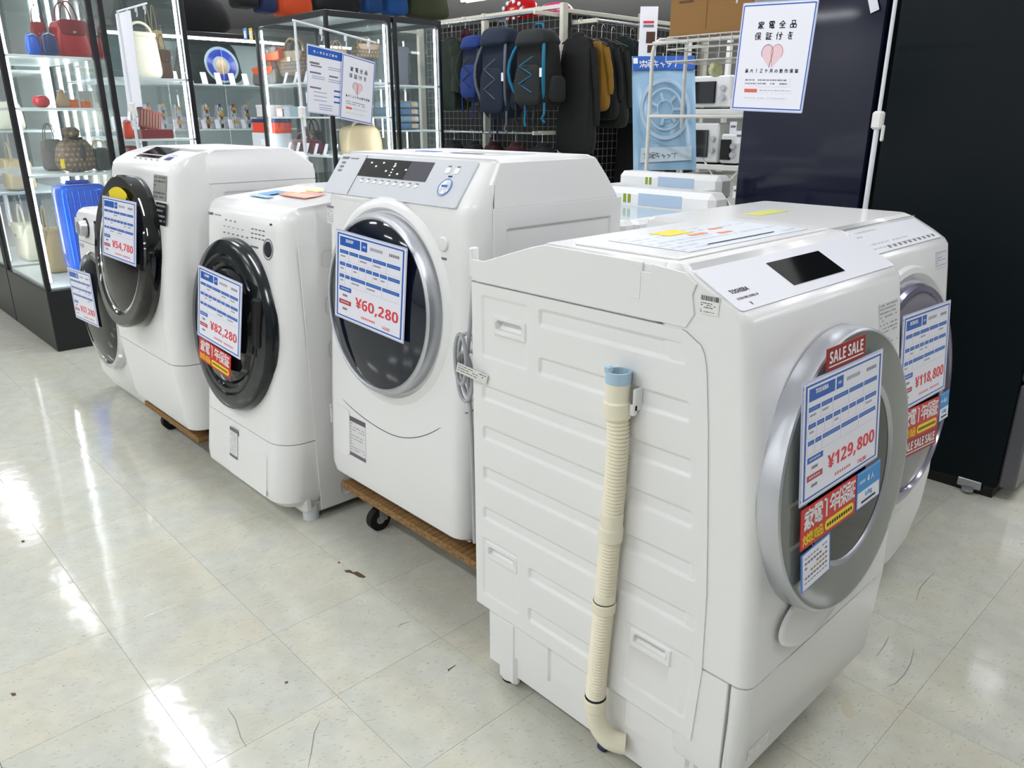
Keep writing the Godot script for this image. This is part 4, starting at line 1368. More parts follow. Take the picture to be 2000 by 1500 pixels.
func cards() -> void:
	# planes of the doors on which the cards hang
	var n5 := Vector3(0, sin(deg_to_rad(6.0)), cos(deg_to_rad(6.0)))
	var p5 := Vector3(1.268, 0.672, -0.83 + 0.322) + n5 * 0.0425
	price_card([[1566, 751], [1720, 681], [1717, 891], [1560, 993]], p5, n5, "¥129,800", "TOSHIBA", "blue edged price card reading 129,800 on the silver ringed door", 1, "118,000")
	sale_card([[1613, 683], [1688, 653], [1689, 693], [1614, 727]], p5, n5, "SALE SALE", "dark red card reading SALE twice on the silver ringed door")
	warranty_card([[1563, 998], [1671, 929], [1668, 999], [1562, 1079]], p5, n5, "red warranty card with yellow band on the silver ringed door")
	note_card([[1673, 927], [1719, 896], [1715, 964], [1670, 999]], p5, n5, true, "small blue and white household size card beside the red card on the silver ringed door")
	note_card([[1563, 1084], [1619, 1043], [1620, 1106], [1564, 1163]], p5, n5, false, "small white note card with blue edge at the foot of the silver ringed door")
	var n6 := Vector3(0, sin(deg_to_rad(6.5)), cos(deg_to_rad(6.5)))
	var p6 := Vector3(1.945, 0.605, -0.95 + 0.30) + n6 * 0.047
	price_card([[1758, 623], [1846, 590], [1855, 752], [1757, 804]], p6, n6, "¥118,800", "HITACHI", "blue edged price card reading 118,800 on the smoky mauve door", 2)
	warranty_card([[1760, 809], [1833, 771], [1830, 835], [1758, 865]], p6, n6, "red warranty card with yellow band on the mauve door")
	sale_card([[1757, 866], [1829, 835], [1827, 863], [1755, 901]], p6, n6, "SALE SALE SALE", "dark red card reading SALE three times on the smoky mauve door")
	note_card([[1834, 771], [1854, 761], [1849, 813], [1834, 825]], p6, n6, true, "small blue and white household size card beside the red card on the mauve door")
	# doors of the row face -x
	var n4 := Vector3(-cos(deg_to_rad(4.0)), sin(deg_to_rad(4.0)), 0)
	price_card([[670, 452], [808, 491], [778, 665], [642, 608]], Vector3(1.41 - 0.256, 0.775, -1.70) + n4 * 0.06, n4, "¥60,280", "SHARP", "blue edged price card reading 60,280 on the navy glass door", 3, "54,800")
	var n3 := Vector3(-cos(deg_to_rad(7.2)), sin(deg_to_rad(7.2)), 0)
	var p3 := Vector3(1.30 - 0.270, 0.622, -2.375) + n3 * 0.077
	price_card([[395, 522], [482, 560], [462, 697], [379, 647]], p3, n3, "¥82,280", "SHARP", "blue edged price card reading 82,280 on the dark grey door", 4)
	warranty_card([[392, 658], [452, 697], [450, 740], [388, 698]], p3, n3, "red warranty card with yellow band on the dark grey door")
	var n2 := Vector3(-cos(deg_to_rad(9.0)), sin(deg_to_rad(9.0)), 0)
	price_card([[204, 385], [272, 396], [261, 520], [197, 493]], Vector3(1.25 - 0.302, 0.775, -3.03) + n2 * 0.080, n2, "¥54,780", "", "blue edged price card reading 54,780 on the glossy black door", 5)
	var n1 := Vector3(-1, 0.017, 0).normalized()
	price_card([[133, 522], [179, 537], [191, 638], [147, 619]], Vector3(1.28 - 0.29, 0.435, -3.68) + n1 * 0.065, n1, "¥37,280", "", "blue edged price card reading 37,280 on the chrome ringed door", 6)

func note_card(px: Array, p0: Vector3, n: Vector3, blue_top: bool, lab: String) -> void:
	var f := corners(px, p0, n)
	var w: float = f[1]
	var h: float = f[2]
	var t := thing("note_card", lab, "sign", f[0])
	put(G.new().prism(rect(-w / 2, -h / 2, w / 2, h / 2), 0.0015), "border", mat("note_edge", Color(0.32, 0.50, 0.80), 0.4), t)
	put(G.new().prism(rect(-w * 0.46, -h * 0.47, w * 0.46, h * 0.47), 0.0004, 0.0, 0.0015), "paper", M.paper, t)
	if blue_top:
		put(G.new().prism(rect(-w * 0.46, -h * 0.04, w * 0.46, h * 0.47), 0.0003, 0.0, 0.0019), "blue_field", mat("note_blue", Color(0.13, 0.55, 0.82), 0.4), t)
		text("4", h * 0.17, M.ink_white, t, Transform3D(Basis(), Vector3(-w * 0.04, h * 0.22, 0.0023)))
		kanji("人", h * 0.14, w * 0.2, h * 0.025, M.ink_white, t, Transform3D(Basis(), Vector3(w * 0.08, h * 0.15, 0.0023)))
		patch("print", w * 0.24, h * 0.08, mat("note_pale", Color(0.62, 0.80, 0.92), 0.4), t, Transform3D(Basis(), Vector3(-w * 0.29, h * 0.22, 0.0022)), 0.0002)
		text("8.0kg", h * 0.12, M.note_blue, t, Transform3D(Basis(), Vector3(0, -h * 0.18, 0.002)))
		patch("print", w * 0.6, h * 0.06, M.ink, t, Transform3D(Basis(), Vector3(0, -h * 0.36, 0.002)), 0.0002)
	else:
		for r in 6:
			for k in 8:
				if rng.randf() < 0.85:
					patch("print", w * 0.07, h * (0.05 if r in [1, 2, 3, 4] else 0.025), M.ink_grey if r != 3 else mat("ink_tan", Color(0.66, 0.55, 0.28), 0.6), t, Transform3D(Basis(), Vector3(w * (-0.36 + 0.1 * k), h * (0.34 - 0.13 * r), 0.002)), 0.0002)

# ---------------------------------------------------------------- glass showcases
func deep(u: float, v: float, d: float) -> Vector3:
	return EYE + ray(u, v) * d
func strip_light(t: Node3D, p: Vector3, h: float, toward: Vector3) -> void:
	put(G.new().box(p, Vector3(0.014, h, 0.014), 0.003), "led_light", M.led_light, t)
	var l := AreaLight3D.new()
	l.name = "led_area_light"
	l.area_size = Vector2(0.014, h)
	l.light_energy = 0.10
	l.light_color = Color(0.95, 0.985, 1.0)
	l.area_range = 12.0
	l.shadow_enabled = true
	l.transform = Transform3D(Basis.looking_at(toward, Vector3.UP), p + toward * 0.012)
	t.add_child(l)
func showcase(lab: String, lo: Vector3, hi: Vector3, base_h: float, shelves: Array, leds: Array, back := "") -> Node3D:
	var t := thing("glass_showcase", lab, "showcase", at(Vector3((lo.x + hi.x) / 2, 0, (lo.z + hi.z) / 2)), "lit glass showcases")
	var sx := hi.x - lo.x
	var sz := hi.z - lo.z
	var h := hi.y
	put(G.new().box(Vector3(0, base_h / 2, 0), Vector3(sx, base_h, sz), 0.004), "base", M.frame_black, t)
	put(G.new().box(Vector3(0, base_h + 0.004, 0), Vector3(sx - 0.06, 0.008, sz - 0.06)), "deck", M.shelf_white, t)
	var w := 0.028
	for a in [-1, 1]:
		for b in [-1, 1]:
			put(G.new().box(Vector3(a * (sx / 2 - w / 2), (h + base_h) / 2, b * (sz / 2 - w / 2)), Vector3(w, h - base_h, w), 0.003), "post", M.frame_black, t)
	for a in [-1, 1]:
		put(G.new().box(Vector3(a * (sx / 2 - w / 2), h - 0.02, 0), Vector3(w, 0.04, sz - 2 * w), 0.003), "top_rail", M.frame_black, t)
		put(G.new().box(Vector3(0, h - 0.02, a * (sz / 2 - w / 2)), Vector3(sx - 2 * w, 0.04, w), 0.003), "top_rail", M.frame_black, t)
	put(G.new().box(Vector3(0, h - 0.004, 0), Vector3(sx - 2 * w, 0.008, sz - 2 * w)), "top_panel", M.shelf_white, t)
	var ph := h - 0.04 - base_h
	for q in [["-z", Vector3(0, base_h + ph / 2, -sz / 2 + 0.012), Vector3(sx - 2 * w, ph, 0.005)], ["+z", Vector3(0, base_h + ph / 2, sz / 2 - 0.012), Vector3(sx - 2 * w, ph, 0.005)], ["-x", Vector3(-sx / 2 + 0.012, base_h + ph / 2, 0), Vector3(0.005, ph, sz - 2 * w)], ["+x", Vector3(sx / 2 - 0.012, base_h + ph / 2, 0), Vector3(0.005, ph, sz - 2 * w)]]:
		if back == q[0]:
			put(G.new().box(q[1], q[2]), "back_panel", mat("case_back", Color(0.74, 0.78, 0.78), 0.25), t)
		else:
			# a single sheet of glass
			var g := G.new()
			var c: Vector3 = q[1]
			var s: Vector3 = q[2]
			if s.x > s.z:
				g.quad(c + Vector3(-s.x / 2, -s.y / 2, 0), c + Vector3(s.x / 2, -s.y / 2, 0), c + Vector3(s.x / 2, s.y / 2, 0), c + Vector3(-s.x / 2, s.y / 2, 0), Vector3(0, 0, signf(c.z)))
			else:
				g.quad(c + Vector3(0, -s.y / 2, -s.z / 2), c + Vector3(0, -s.y / 2, s.z / 2), c + Vector3(0, s.y / 2, s.z / 2), c + Vector3(0, s.y / 2, -s.z / 2), Vector3(signf(c.x), 0, 0))
			put(g, "glass_pane", M.pane, t)
	for y in shelves:
		put(G.new().box(Vector3(0, y - 0.006, 0), Vector3(sx - 0.06, 0.012, sz - 0.06), 0.001), "shelf", M.shelf_white, t)
	for q in leds:
		strip_light(t, Vector3(q[0] * (sx / 2 - w - 0.012), (h + base_h) / 2 - 0.01, q[1] * (sz / 2 - w - 0.012)), h - base_h - 0.1, Vector3(-q[0], 0, -q[1]).normalized())
	return t
# where something seen between u0 and u1, topping out at v, stands on a shelf at height y in the plane z (or x)
func spot_z(u0: float, u1: float, v: float, z: float, y: float) -> Array:
	var a := on_z(u0, v, z)
	var b := on_z(u1, v, z)
	return [Vector3((a.x + b.x) / 2, y, z), absf(b.x - a.x), maxf(0.02, (a.y + b.y) / 2 - y)]
func spot_x(u0: float, u1: float, v: float, x: float, y: float) -> Array:
	var a := on_x(u0, v, x)
	var b := on_x(u1, v, x)
	return [Vector3(x, y, (a.z + b.z) / 2), absf(b.z - a.z), maxf(0.02, (a.y + b.y) / 2 - y)]
func handbag(lab: String, q: Array, m: Material, turn := 0.0, depth := 0.12, trim_: Material = null, called := "handbag") -> void:
	var w: float = q[1]
	var h: float = q[2]
	var bh := h * 0.66
	var t := thing(called, lab, "bag", at(q[0], turn), "bags in the showcases")
	var tr: Material = trim_ if trim_ else m
	put(G.new().soft(Vector3(0, bh * 0.5, 0), Vector3(w, bh, depth), 0.35, 1.05, 0.86, 0.015), "body", m, t)
	put(G.new().soft(Vector3(0, bh * 0.80, depth * 0.42), Vector3(w * 0.9, bh * 0.42, depth * 0.22), 0.4, 0.8, 1.0), "flap", tr, t)
	for s in [-1, 1]:
		var p := []
		for k in 13:
			var a := PI * k / 12.0
			p.append(Vector3(cos(a) * w * 0.26, bh * 0.93 + sin(a) * (h - bh * 0.95), s * depth * 0.22))
		put(G.new().tube(p, w * 0.022, 6), "handle", tr, t)
	put(G.new().box(Vector3(0, bh * 0.68, depth * 0.53), Vector3(w * 0.1, w * 0.07, 0.008), 0.002), "clasp", M.steel, t)
func pouch(lab: String, q: Array, m: Material, e := 0.7, depth := 0.1, hi := 0.7, group := "small leather goods on the showcase shelves") -> void:
	var w: float = q[1]
	var h: float = q[2]
	var t := thing("pouch", lab, "pouch", at(q[0]), group)
	put(G.new().soft(Vector3(0, h * 0.48, 0), Vector3(w, h * 0.96, depth), e, 1.0, hi, 0.01, 24, 12), "body", m, t)
	put(G.new().tube([Vector3(-w * 0.3, h * 0.82, depth * 0.3), Vector3(0, h * 0.9, depth * 0.34), Vector3(w * 0.3, h * 0.82, depth * 0.3)], 0.003, 6), "zip", M.steel, t)
func carton(lab: String, q: Array, m: Material, depth := 0.1, lid: Material = null, group := "", turn := 0.0, called := "gift_box") -> void:
	var w: float = q[1]
	var h: float = q[2]
	var t := thing(called, lab, "box", at(q[0], turn), group)
	put(G.new().box(Vector3(0, h * 0.38, 0), Vector3(w * 0.97, h * 0.76, depth * 0.97), 0.002), "body", m, t)
	put(G.new().box(Vector3(0, h * 0.86, 0), Vector3(w, h * 0.28, depth), 0.003), "lid", lid if lid else m, t)
func shelf_tag(lab: String, p: Vector3, turn: float, group: String, s := 0.05) -> void:
	var t := thing("shelf_tag", lab, "price tag", at(p, turn), group)
	var g := G.new()
	g.xf = Transform3D(Basis(Vector3.RIGHT, -0.35), Vector3.ZERO)
	g.box(Vector3(0, s * 0.75, 0), Vector3(s * 0.7, s * 1.4, 0.002))
	put(g, "card", M.paper, t)
	put(G.new().box(Vector3(0, 0.004, -s * 0.25), Vector3(s * 0.6, 0.008, s * 0.6)), "holder", M.clear_plastic, t)
func watch(lab: String, p: Vector3, turn: float, m: Material, face: Material, group: String) -> void:
	var t := thing("watch", lab, "watch", at(p, turn), group)
	var a := PackedVector2Array([Vector2(-0.035, 0), Vector2(0.035, 0), Vector2(0.02, 0.10), Vector2(-0.02, 0.10)])
	put(G.new().prism(a, 0.05, 0.004, -0.03), "stand", M.paper, t)
	var st := []
	for k in 9:
		st.append(Vector3(0, 0.012 + 0.012 * k, 0.028 + 0.010 * sin(PI * k / 8.0)))
	put(G.new().tube(st, 0.011, 6), "strap", m, t)
	put(G.new().cyl(Vector3(0, 0.062, 0.03), Vector3(0, 0.064, 0.048), 0.021, 0.020, 16), "case", face, t)

func showcases() -> void:
	var lo := Vector3(1.0, 0, -5.70)
	showcase("black framed glass showcase holding red bags and a blue suitcase", lo, Vector3(1.47, 2.08, -4.78), 0.345, [0.955, 1.295, 1.55], [[-1, 1], [1, -1]])
	showcase("black framed glass showcase of beige bags further along the aisle", Vector3(1.0, 0, -6.66), Vector3(1.47, 2.08, -5.72), 0.345, [0.80, 1.17, 1.52], [[-1, 1], [1, 1]])
	showcase("black framed glass showcase holding a cream bucket bag and red boxes", Vector3(1.50, 0, -5.70), Vector3(1.96, 2.08, -4.78), 0.345, [0.80, 1.13, 1.457], [[1, 1], [-1, -1]])
	var ys := [on_x(560, 228, 3.08).y, on_x(560, 162, 3.08).y, on_x(560, 300, 3.08).y]
	var corner := showcase("black topped corner showcase with patterned bags hanging inside", Vector3(3.08, 0, -6.22), Vector3(3.63, 1.95, -5.15), 0.30, [ys[2], ys[0], ys[1]], [[-1, 1], [1, 1], [-1, -1]])
	showcase("narrow black framed showcase holding folded jeans", Vector3(3.655, 0, -6.22), Vector3(4.10, 1.95, -5.15), 0.30, [0.86, 1.15, 1.48], [[1, 1], [-1, -1]])
	var yd := [on_z(430, 165, -7.25).y, on_z(430, 252, -7.25).y]
	showcase("far showcase of watches with a black duffel bag on its top", Vector3(2.15, 0, -7.85), Vector3(3.95, 1.95, -7.2), 0.35, [yd[1], yd[0]], [[-1, 1]], "-z")
	# long lamp under the top of the far showcase
	var fl := thing("strip_light", "bright strip lamp under the top of the watch showcase", "lamp", at(Vector3(3.05, 1.90, -7.26)))
	put(G.new().box(Vector3.ZERO, Vector3(1.5, 0.02, 0.025), 0.003), "light_tube", M.led_light, fl)
	var al := AreaLight3D.new()
	al.name = "strip_area_light"
	al.area_size = Vector2(1.5, 0.025)
	al.light_energy = 0.25
	al.area_range = 12.0
	al.shadow_enabled = true
	al.transform = Transform3D(Basis(Vector3.RIGHT, -PI / 2), Vector3(0, -0.013, 0))
	fl.add_child(al)
	# ---- goods in the first showcase
	var red := mat("leather_red", Color(0.62, 0.05, 0.10), 0.4)
	var dred := mat("leather_dark_red", Color(0.48, 0.04, 0.09), 0.45)
	var blue := mat("leather_blue", Color(0.08, 0.30, 0.68), 0.3)
	var navy := mat("leather_navy", Color(0.10, 0.16, 0.36), 0.35)
	var tan := mat("leather_tan", Color(0.62, 0.52, 0.40), 0.5)
	var orange := mat("orange_box", Color(0.85, 0.42, 0.12), 0.5)
	var cream := mat("leather_cream", Color(0.86, 0.84, 0.76), 0.45)
	var beige := mat("leather_beige", Color(0.70, 0.62, 0.44), 0.5)
	var grey := mat("grey_suede", Color(0.40, 0.38, 0.36), 0.7)
	mat("leather_black", Color(0.03, 0.03, 0.035), 0.4)
	var mono := mat("monogram", Color(1, 1, 1), 0.5)
	var im := Image.create(64, 64, false, Image.FORMAT_RGB8)
	im.fill(Color(0.36, 0.29, 0.23))
	for k in 4:
		for j in 4:
			var c := Vector2i(k * 16 + (8 if j % 2 else 0), j * 16)
			im.fill_rect(Rect2i(c.x % 64, c.y + 4, 4, 8), Color(0.62, 0.53, 0.40))
			im.fill_rect(Rect2i((c.x + 62) % 64, c.y + 6, 8, 4), Color(0.62, 0.53, 0.40))
	mono.albedo_texture = ImageTexture.create_from_image(im)
	mono.uv1_triplanar = true
	mono.uv1_scale = Vector3(9, 9, 9)
	var zi := -5.0
	handbag("large red leather tote with flap on the showcase's top shelf", spot_z(88, 155, 2, zi, 1.55), red, 8, 0.16, dred)
	handbag("small dark red bag to one side of the large red tote", spot_z(48, 82, 8, zi - 0.05, 1.55), dred, -10, 0.1)
	handbag("dark red bag with black handles squeezed behind the large red tote", spot_z(150, 176, 4, zi - 0.08, 1.55), dred, 20, 0.12, M.leather_black)
	pouch("bright blue pouch beside the red totes", spot_z(43, 75, 62, zi + 0.12, 1.55), blue, 0.6, 0.07)
	pouch("navy and clear pouch leaning on the red tote", spot_z(73, 110, 60, zi + 0.13, 1.55), navy, 0.6, 0.06)
	pouch("round red pouch on the middle showcase shelf", spot_z(60, 95, 184, zi + 0.1, 1.295), red, 0.9, 0.09, 0.95)
	pouch("tan pointed pouch on the middle showcase shelf", spot_z(100, 134, 172, zi + 0.08, 1.295), tan, 0.55, 0.06, 0.25)
	carton("orange box standing beside the tan pouch", spot_z(124, 150, 194, zi + 0.05, 1.295), orange, 0.05, null, "boxes on the showcase shelves")
	carton("small orange box by the showcase post", spot_z(158, 173, 194, zi + 0.05, 1.295), orange, 0.06, beige, "boxes on the showcase shelves")
	carton("pale grey upright box behind the small orange box", spot_z(150, 182, 178, zi - 0.12, 1.295), mat("box_grey", Color(0.66, 0.68, 0.66), 0.5), 0.04, null, "boxes on the showcase shelves")
	drawstring(spot_z(92, 182, 246, zi, 0.955), mono)
	handbag("dark grey bag behind the gathered brown monogram bag", spot_z(70, 112, 240, zi - 0.2, 0.955), grey, 0, 0.1)
	pouch("black pouch with red edge beside the monogram bag", spot_z(178, 208, 286, zi, 0.955), M.leather_black, 0.4, 0.1, 1.0)
	var hoop := thing("hoop_necklace", "thin gold hoop necklace on the shelf with the monogram bag", "necklace", at(spot_z(170, 195, 226, zi - 0.1, 0.955)[0] + Vector3(0, 0.085, 0)))
	var hp := []
	for k in 25:
		hp.append(Vector3(cos(TAU * k / 24.0) * 0.045, sin(TAU * k / 24.0) * 0.08, 0))
	put(G.new().tube(hp, 0.004, 6), "ring", mat("gold", Color(0.80, 0.62, 0.25), 0.3, 0.8), hoop)
	put(G.new().soft(Vector3(-0.02, -0.01, 0.008), Vector3(0.03, 0.035, 0.01), 0.8, 1, 1, 0, 12, 6), "pendant", M.gold, hoop)
	suitcase(spot_z(100, 198, 352, -4.98, 0.353))
	# beige goods seen through the aisle side
	for q in [[0, 1.17, -5.95, 0.24, 0.26, "cream tote on the showcase shelf below the tall beige bag"], [1, 1.52, -6.0, 0.2, 0.34, "tall beige bag on the aisle showcase's top shelf"], [1, 0.80, -5.95, 0.22, 0.30, "beige bag with orange tag on the low aisle shelf"], [0, 0.353, -5.95, 0.3, 0.36, "big cream bag on the floor of the aisle showcase"], [1, 1.17, -6.4, 0.24, 0.28, "beige bag far along the middle aisle shelf"], [1, 0.353, -5.35, 0.2, 0.4, "beige upright bag behind the blue suitcase"]]:
		handbag(q[5], [Vector3(1.22, q[1], q[2]), q[3], q[4]], [cream, beige][q[0]], -90, 0.16)
	# ---- goods in the second showcase
	zi = -5.0
	bucket_bag(spot_z(236, 298, 46, zi, 1.457), cream)
	handbag("beige bag with long strap behind the cream bucket bag", spot_z(276, 302, 8, zi - 0.25, 1.457), beige, 30, 0.1)
	handbag("brown bag beside the cream bucket bag", spot_z(292, 322, 66, zi - 0.12, 1.457), mat("leather_brown", Color(0.30, 0.20, 0.14), 0.5), 20, 0.1)
	var rb := spot_z(268, 330, 258, zi + 0.1, 1.13)
	var bx := thing("jewellery_box", "open dark red box with its ribbed lid raised", "box", at(rb[0]))
	put(G.new().box(Vector3(0, 0.025, 0), Vector3(rb[1], 0.05, 0.14), 0.003), "tray", dred, bx)
	var lidg := G.new()
	lidg.xf = Transform3D(Basis(Vector3.FORWARD, 0.25) * Basis(Vector3.RIGHT, -0.25), Vector3(0, 0.05, -0.05))
	lidg.box(Vector3(0, 0.055, 0), Vector3(rb[1] * 0.7, 0.11, 0.02), 0.003)
	var lidn := put(lidg, "lid", mat("lid_red", Color(0.55, 0.16, 0.18), 0.5), bx)
	for k in 7:
		var rg := G.new()
		rg.xf = lidg.xf
		rg.box(Vector3(-rb[1] * 0.28 + rb[1] * 0.093 * k, 0.055, 0.012), Vector3(0.006, 0.09, 0.005), 0.001)
		put(rg, "lid_rib", tan, lidn)
	pouch("bright orange pouch beside the open red box", spot_z(236, 256, 232, zi + 0.1, 1.13), mat("bright_orange", Color(0.90, 0.25, 0.10), 0.4), 0.5, 0.08, 0.6)
	carton("dark red flat box on the shelf below the open red box", spot_z(245, 262, 285, zi + 0.1, 1.02 - 0.22), dred, 0.1, null, "boxes on the showcase shelves")
	# ---- goods in the corner showcase (left face seen in the plane x = 3.2)
	var xs := 3.24
	handbag("orange and grey bag hanging in the corner showcase", spot_x(512, 552, 80, xs, on_x(530, 120, xs).y), mat("bag_orange", Color(0.82, 0.33, 0.12), 0.5), -90, 0.1, grey)
	for q in [[552, 602, 70, 152, "tall monogram shopper hanging in the corner showcase beside the orange bag", -90], [640, 672, 80, 130, "monogram bag hanging behind the corner post of the showcase", 0], [690, 736, 74, 112, "olive monogram bag hanging beneath the lamps of the corner showcase", 0]]:
		var p := on_x(q[0], q[3], xs + 0.05) if q[5] != 0 else on_z(q[0], q[3], -5.4)
		var p2 := on_x(q[1], q[2], xs + 0.05) if q[5] != 0 else on_z(q[1], q[2], -5.4)
		handbag(q[4], [Vector3((p.x + p2.x) / 2, p.y, (p.z + p2.z) / 2), (p2 - p).slide(Vector3.UP).length(), p2.y - p.y], mono, q[5], 0.1, tan)
	handbag("grey and orange tote on the upper shelf of the corner showcase", spot_x(498, 545, 112, xs, ys[1]), grey, -90, 0.12, M.bag_orange)
	for k in 5:
		shelf_tag("white tag standing on the corner showcase's upper glass shelf", Vector3(3.14, ys[1], -5.28 - 0.16 * k), -90, "tags in the corner showcase", 0.06)
	var goods := [["white boxed cup on the corner showcase's middle shelf", 520, 552, 205, Color(0.86, 0.84, 0.84)], ["red and white patterned box on the corner showcase's middle shelf", 552, 568, 212, Color(0.80, 0.55, 0.55)], ["pale blue glass box on the corner showcase's middle shelf", 568, 590, 208, Color(0.72, 0.80, 0.84)]]
	for q in goods:
		carton(q[0], spot_x(q[1], q[2], q[3], xs, ys[0]), mat("goods_%d" % q[1], q[4], 0.4), 0.1, null, "boxes on the showcase shelves")
	carton("orange box with navy lid lying on the corner showcase's low shelf", spot_x(508, 552, 232, xs, ys[2] + 0.15), M.bright_orange, 0.16, navy, "boxes on the showcase shelves", -90)
	put_riser(spot_x(508, 552, 252, xs, ys[2]))
	handbag("maroon bag on the corner showcase's low shelf", spot_x(574, 622, 258, xs, ys[2]), mat("leather_maroon", Color(0.42, 0.06, 0.16), 0.4), -90, 0.12)
	handbag("black bag behind the maroon bag in the corner showcase", spot_x(590, 625, 232, xs + 0.15, ys[2]), M.leather_black, -90, 0.1)
	for k in 6:
		shelf_tag("white tag standing on the corner showcase's low glass shelf", Vector3(3.14, ys[2], -5.26 - 0.14 * k), -90, "tags in the corner showcase", 0.06)
	bucket_bag2(spot_z(666, 736, 236, -5.38, 0.95), mat("leather_sand", Color(0.78, 0.70, 0.56), 0.6))
	var yj := 1.15
	for k in 4:
		var f := thing("folded_jeans", "folded blue jeans stacked in the narrow showcase", "jeans", at(Vector3(3.86, yj + 0.055 * k, -5.45)), "folded jeans")
		put(G.new().soft(Vector3(0, 0.027, 0), Vector3(0.27, 0.056, 0.3), 0.35, 1, 1, 0.01, 24, 10), "fold", cloth("denim_%d" % (k % 2), [Color(0.30, 0.42, 0.55), Color(0.42, 0.52, 0.60)][k % 2]), f)
		put(G.new().box(Vector3(0.06, 0.03, 0.151), Vector3(0.06, 0.03, 0.004)), "label_patch", tan, f)
	carton("flat white carton under the folded jeans in the narrow showcase", [Vector3(3.86, 0.86, -5.45), 0.3, 0.14], M.paper, 0.25, null, "boxes on the showcase shelves")
	carton("dark grey picture box at the top of the narrow showcase", [Vector3(3.86, 1.48, -5.5), 0.3, 0.3], mat("box_slate", Color(0.36, 0.37, 0.41), 0.5), 0.06, null, "boxes on the showcase shelves")
	# ---- far showcase: plate, watches and tags
	var zp := -7.42
	var pp := on_z(432, 132, zp)
	var pl := thing("display_plate", "blue and white painted plate on a stand among the watches", "plate", at(Vector3(pp.x, yd[0], zp)))
	var pg := G.new()
	pg.xf = Transform3D(Basis(Vector3.RIGHT, -0.2), Vector3(0, 0.17, 0))
	pg.lathe([Vector2(0.16, 0.02), Vector2(0.155, 0.024), Vector2(0.11, 0.008), Vector2(0.0, 0.006)], 40)
	put(pg, "rim", mat("plate_white", Color(0.50, 0.56, 0.60), 0.12), pl)
	pg = G.new()
	pg.xf = Transform3D(Basis(Vector3.RIGHT, -0.2), Vector3(0, 0.17, 0.004))
	pg.lathe([Vector2(0.135, 0.018), Vector2(0.08, 0.007)], 40)
	put(pg, "blue_band", mat("cobalt", Color(0.08, 0.16, 0.50), 0.15), pl)
	put(G.new().box(Vector3(0, 0.012, 0), Vector3(0.16, 0.024, 0.08), 0.004), "stand", M.leather_black, pl)
	pg = G.new()
	pg.xf = Transform3D(Basis(Vector3.RIGHT, -0.2), Vector3(0, 0.16, 0.012))
	pg.lathe([Vector2(0.06, 0.0), Vector2(0.05, 0.004), Vector2(0.0, 0.005)], 28, 0.8, 1.2)
	put(pg, "figure", tan, pl)
	for k in 2:
		var dm := thing("dark_garment", ["deep teal garment hung behind the painted plate", "black garment hung beside the teal one in the watch showcase"][k], "garment", at(Vector3(2.55 + 0.75 * k, yd[0] + 0.02, -7.68)))
		put(G.new().soft(Vector3(0, 0.19, 0), Vector3(0.62, 0.38, 0.12), 0.4, 1.1, 0.8, 0.05), "drape", cloth("garment_%d" % k, [Color(0.03, 0.14, 0.17), Color(0.03, 0.04, 0.05)][k]), dm)
		put(G.new().cyl(Vector3(-0.3, 0.39, 0), Vector3(0.3, 0.39, 0), 0.008), "hanger_bar", M.steel, dm)
	for k in 9:
		shelf_tag("white tag on the painted plate's shelf of the watch showcase", Vector3(2.45 + 0.13 * k, yd[0], -7.3), 0, "tags by the painted plate", 0.075)
	for k in 10:
		shelf_tag("white tag standing in front of the rows of watches", Vector3(2.40 + 0.125 * k, yd[1], -7.25), 0, "tags before the watches", 0.06)
	var straps := [M.leather_black, M.leather_brown, M.gold, dred, navy, M.steel]
	for r in 3:
		for k in 9:
			watch(["watch on a white stand in the front row of watches", "watch on a white stand in the middle row of watches", "watch on a white stand in the raised back row of watches"][r], Vector3(2.42 + 0.13 * k + 0.04 * r, yd[1] + 0.055 * r, -7.3 - 0.1 * r), 0, straps[(k * 5 + r * 2) % 6], [M.steel, M.gold][(k + r) % 2], "watches on white stands")
	for r in 2:
		var st := thing("display_step", ["low white step under the middle row of watches", "tall white step under the raised back row of watches"][r], "display step", at(Vector3(2.98, yd[1], -7.4 - 0.1 * r)))
		put(G.new().box(Vector3(0, 0.027 * (r + 1), 0), Vector3(1.3, 0.054 * (r + 1), 0.09), 0.003), "block", M.paper, st)
		put(G.new().box(Vector3(0, 0.054 * (r + 1) - 0.0005, 0.046), Vector3(1.3, 0.004, 0.002)), "edge_strip", M.steel, st)
	# small sign plates stuck on the corner showcase
	for q in [[475, Color(0.30, 0.60, 0.85)], [486, Color(0.90, 0.82, 0.30)]]:
		var p := on_x(q[0] + 4, 67, 3.0902) - corner.position
		put(G.new().box(p, Vector3(0.003, 0.09, 0.055)), "small_sign", mat("sign_" + str(q[0]), q[1], 0.4), corner)
		put(G.new().box(p + Vector3(-0.002, 0, 0), Vector3(0.001, 0.05, 0.035)), "sign_print", M.paper, corner)
	var dz := thing("duffel_bag", "black soft duffel bag lying on top of the watch showcase", "bag", at(Vector3(2.95, 1.95, -7.5)))
	put(G.new().soft(Vector3(0, 0.17, 0), Vector3(1.05, 0.36, 0.45), 0.5, 1.0, 0.8, 0.04), "body", cloth("duffel", Color(0.015, 0.018, 0.022)), dz)
	for s in [-1, 1]:
		var p := []
		for k in 11:
			p.append(Vector3(cos(PI * k / 10.0) * 0.25, 0.3 + sin(PI * k / 10.0) * 0.14, 0.12 * s))
		put(G.new().tube(p, 0.014, 6), "handle", M.duffel, dz)

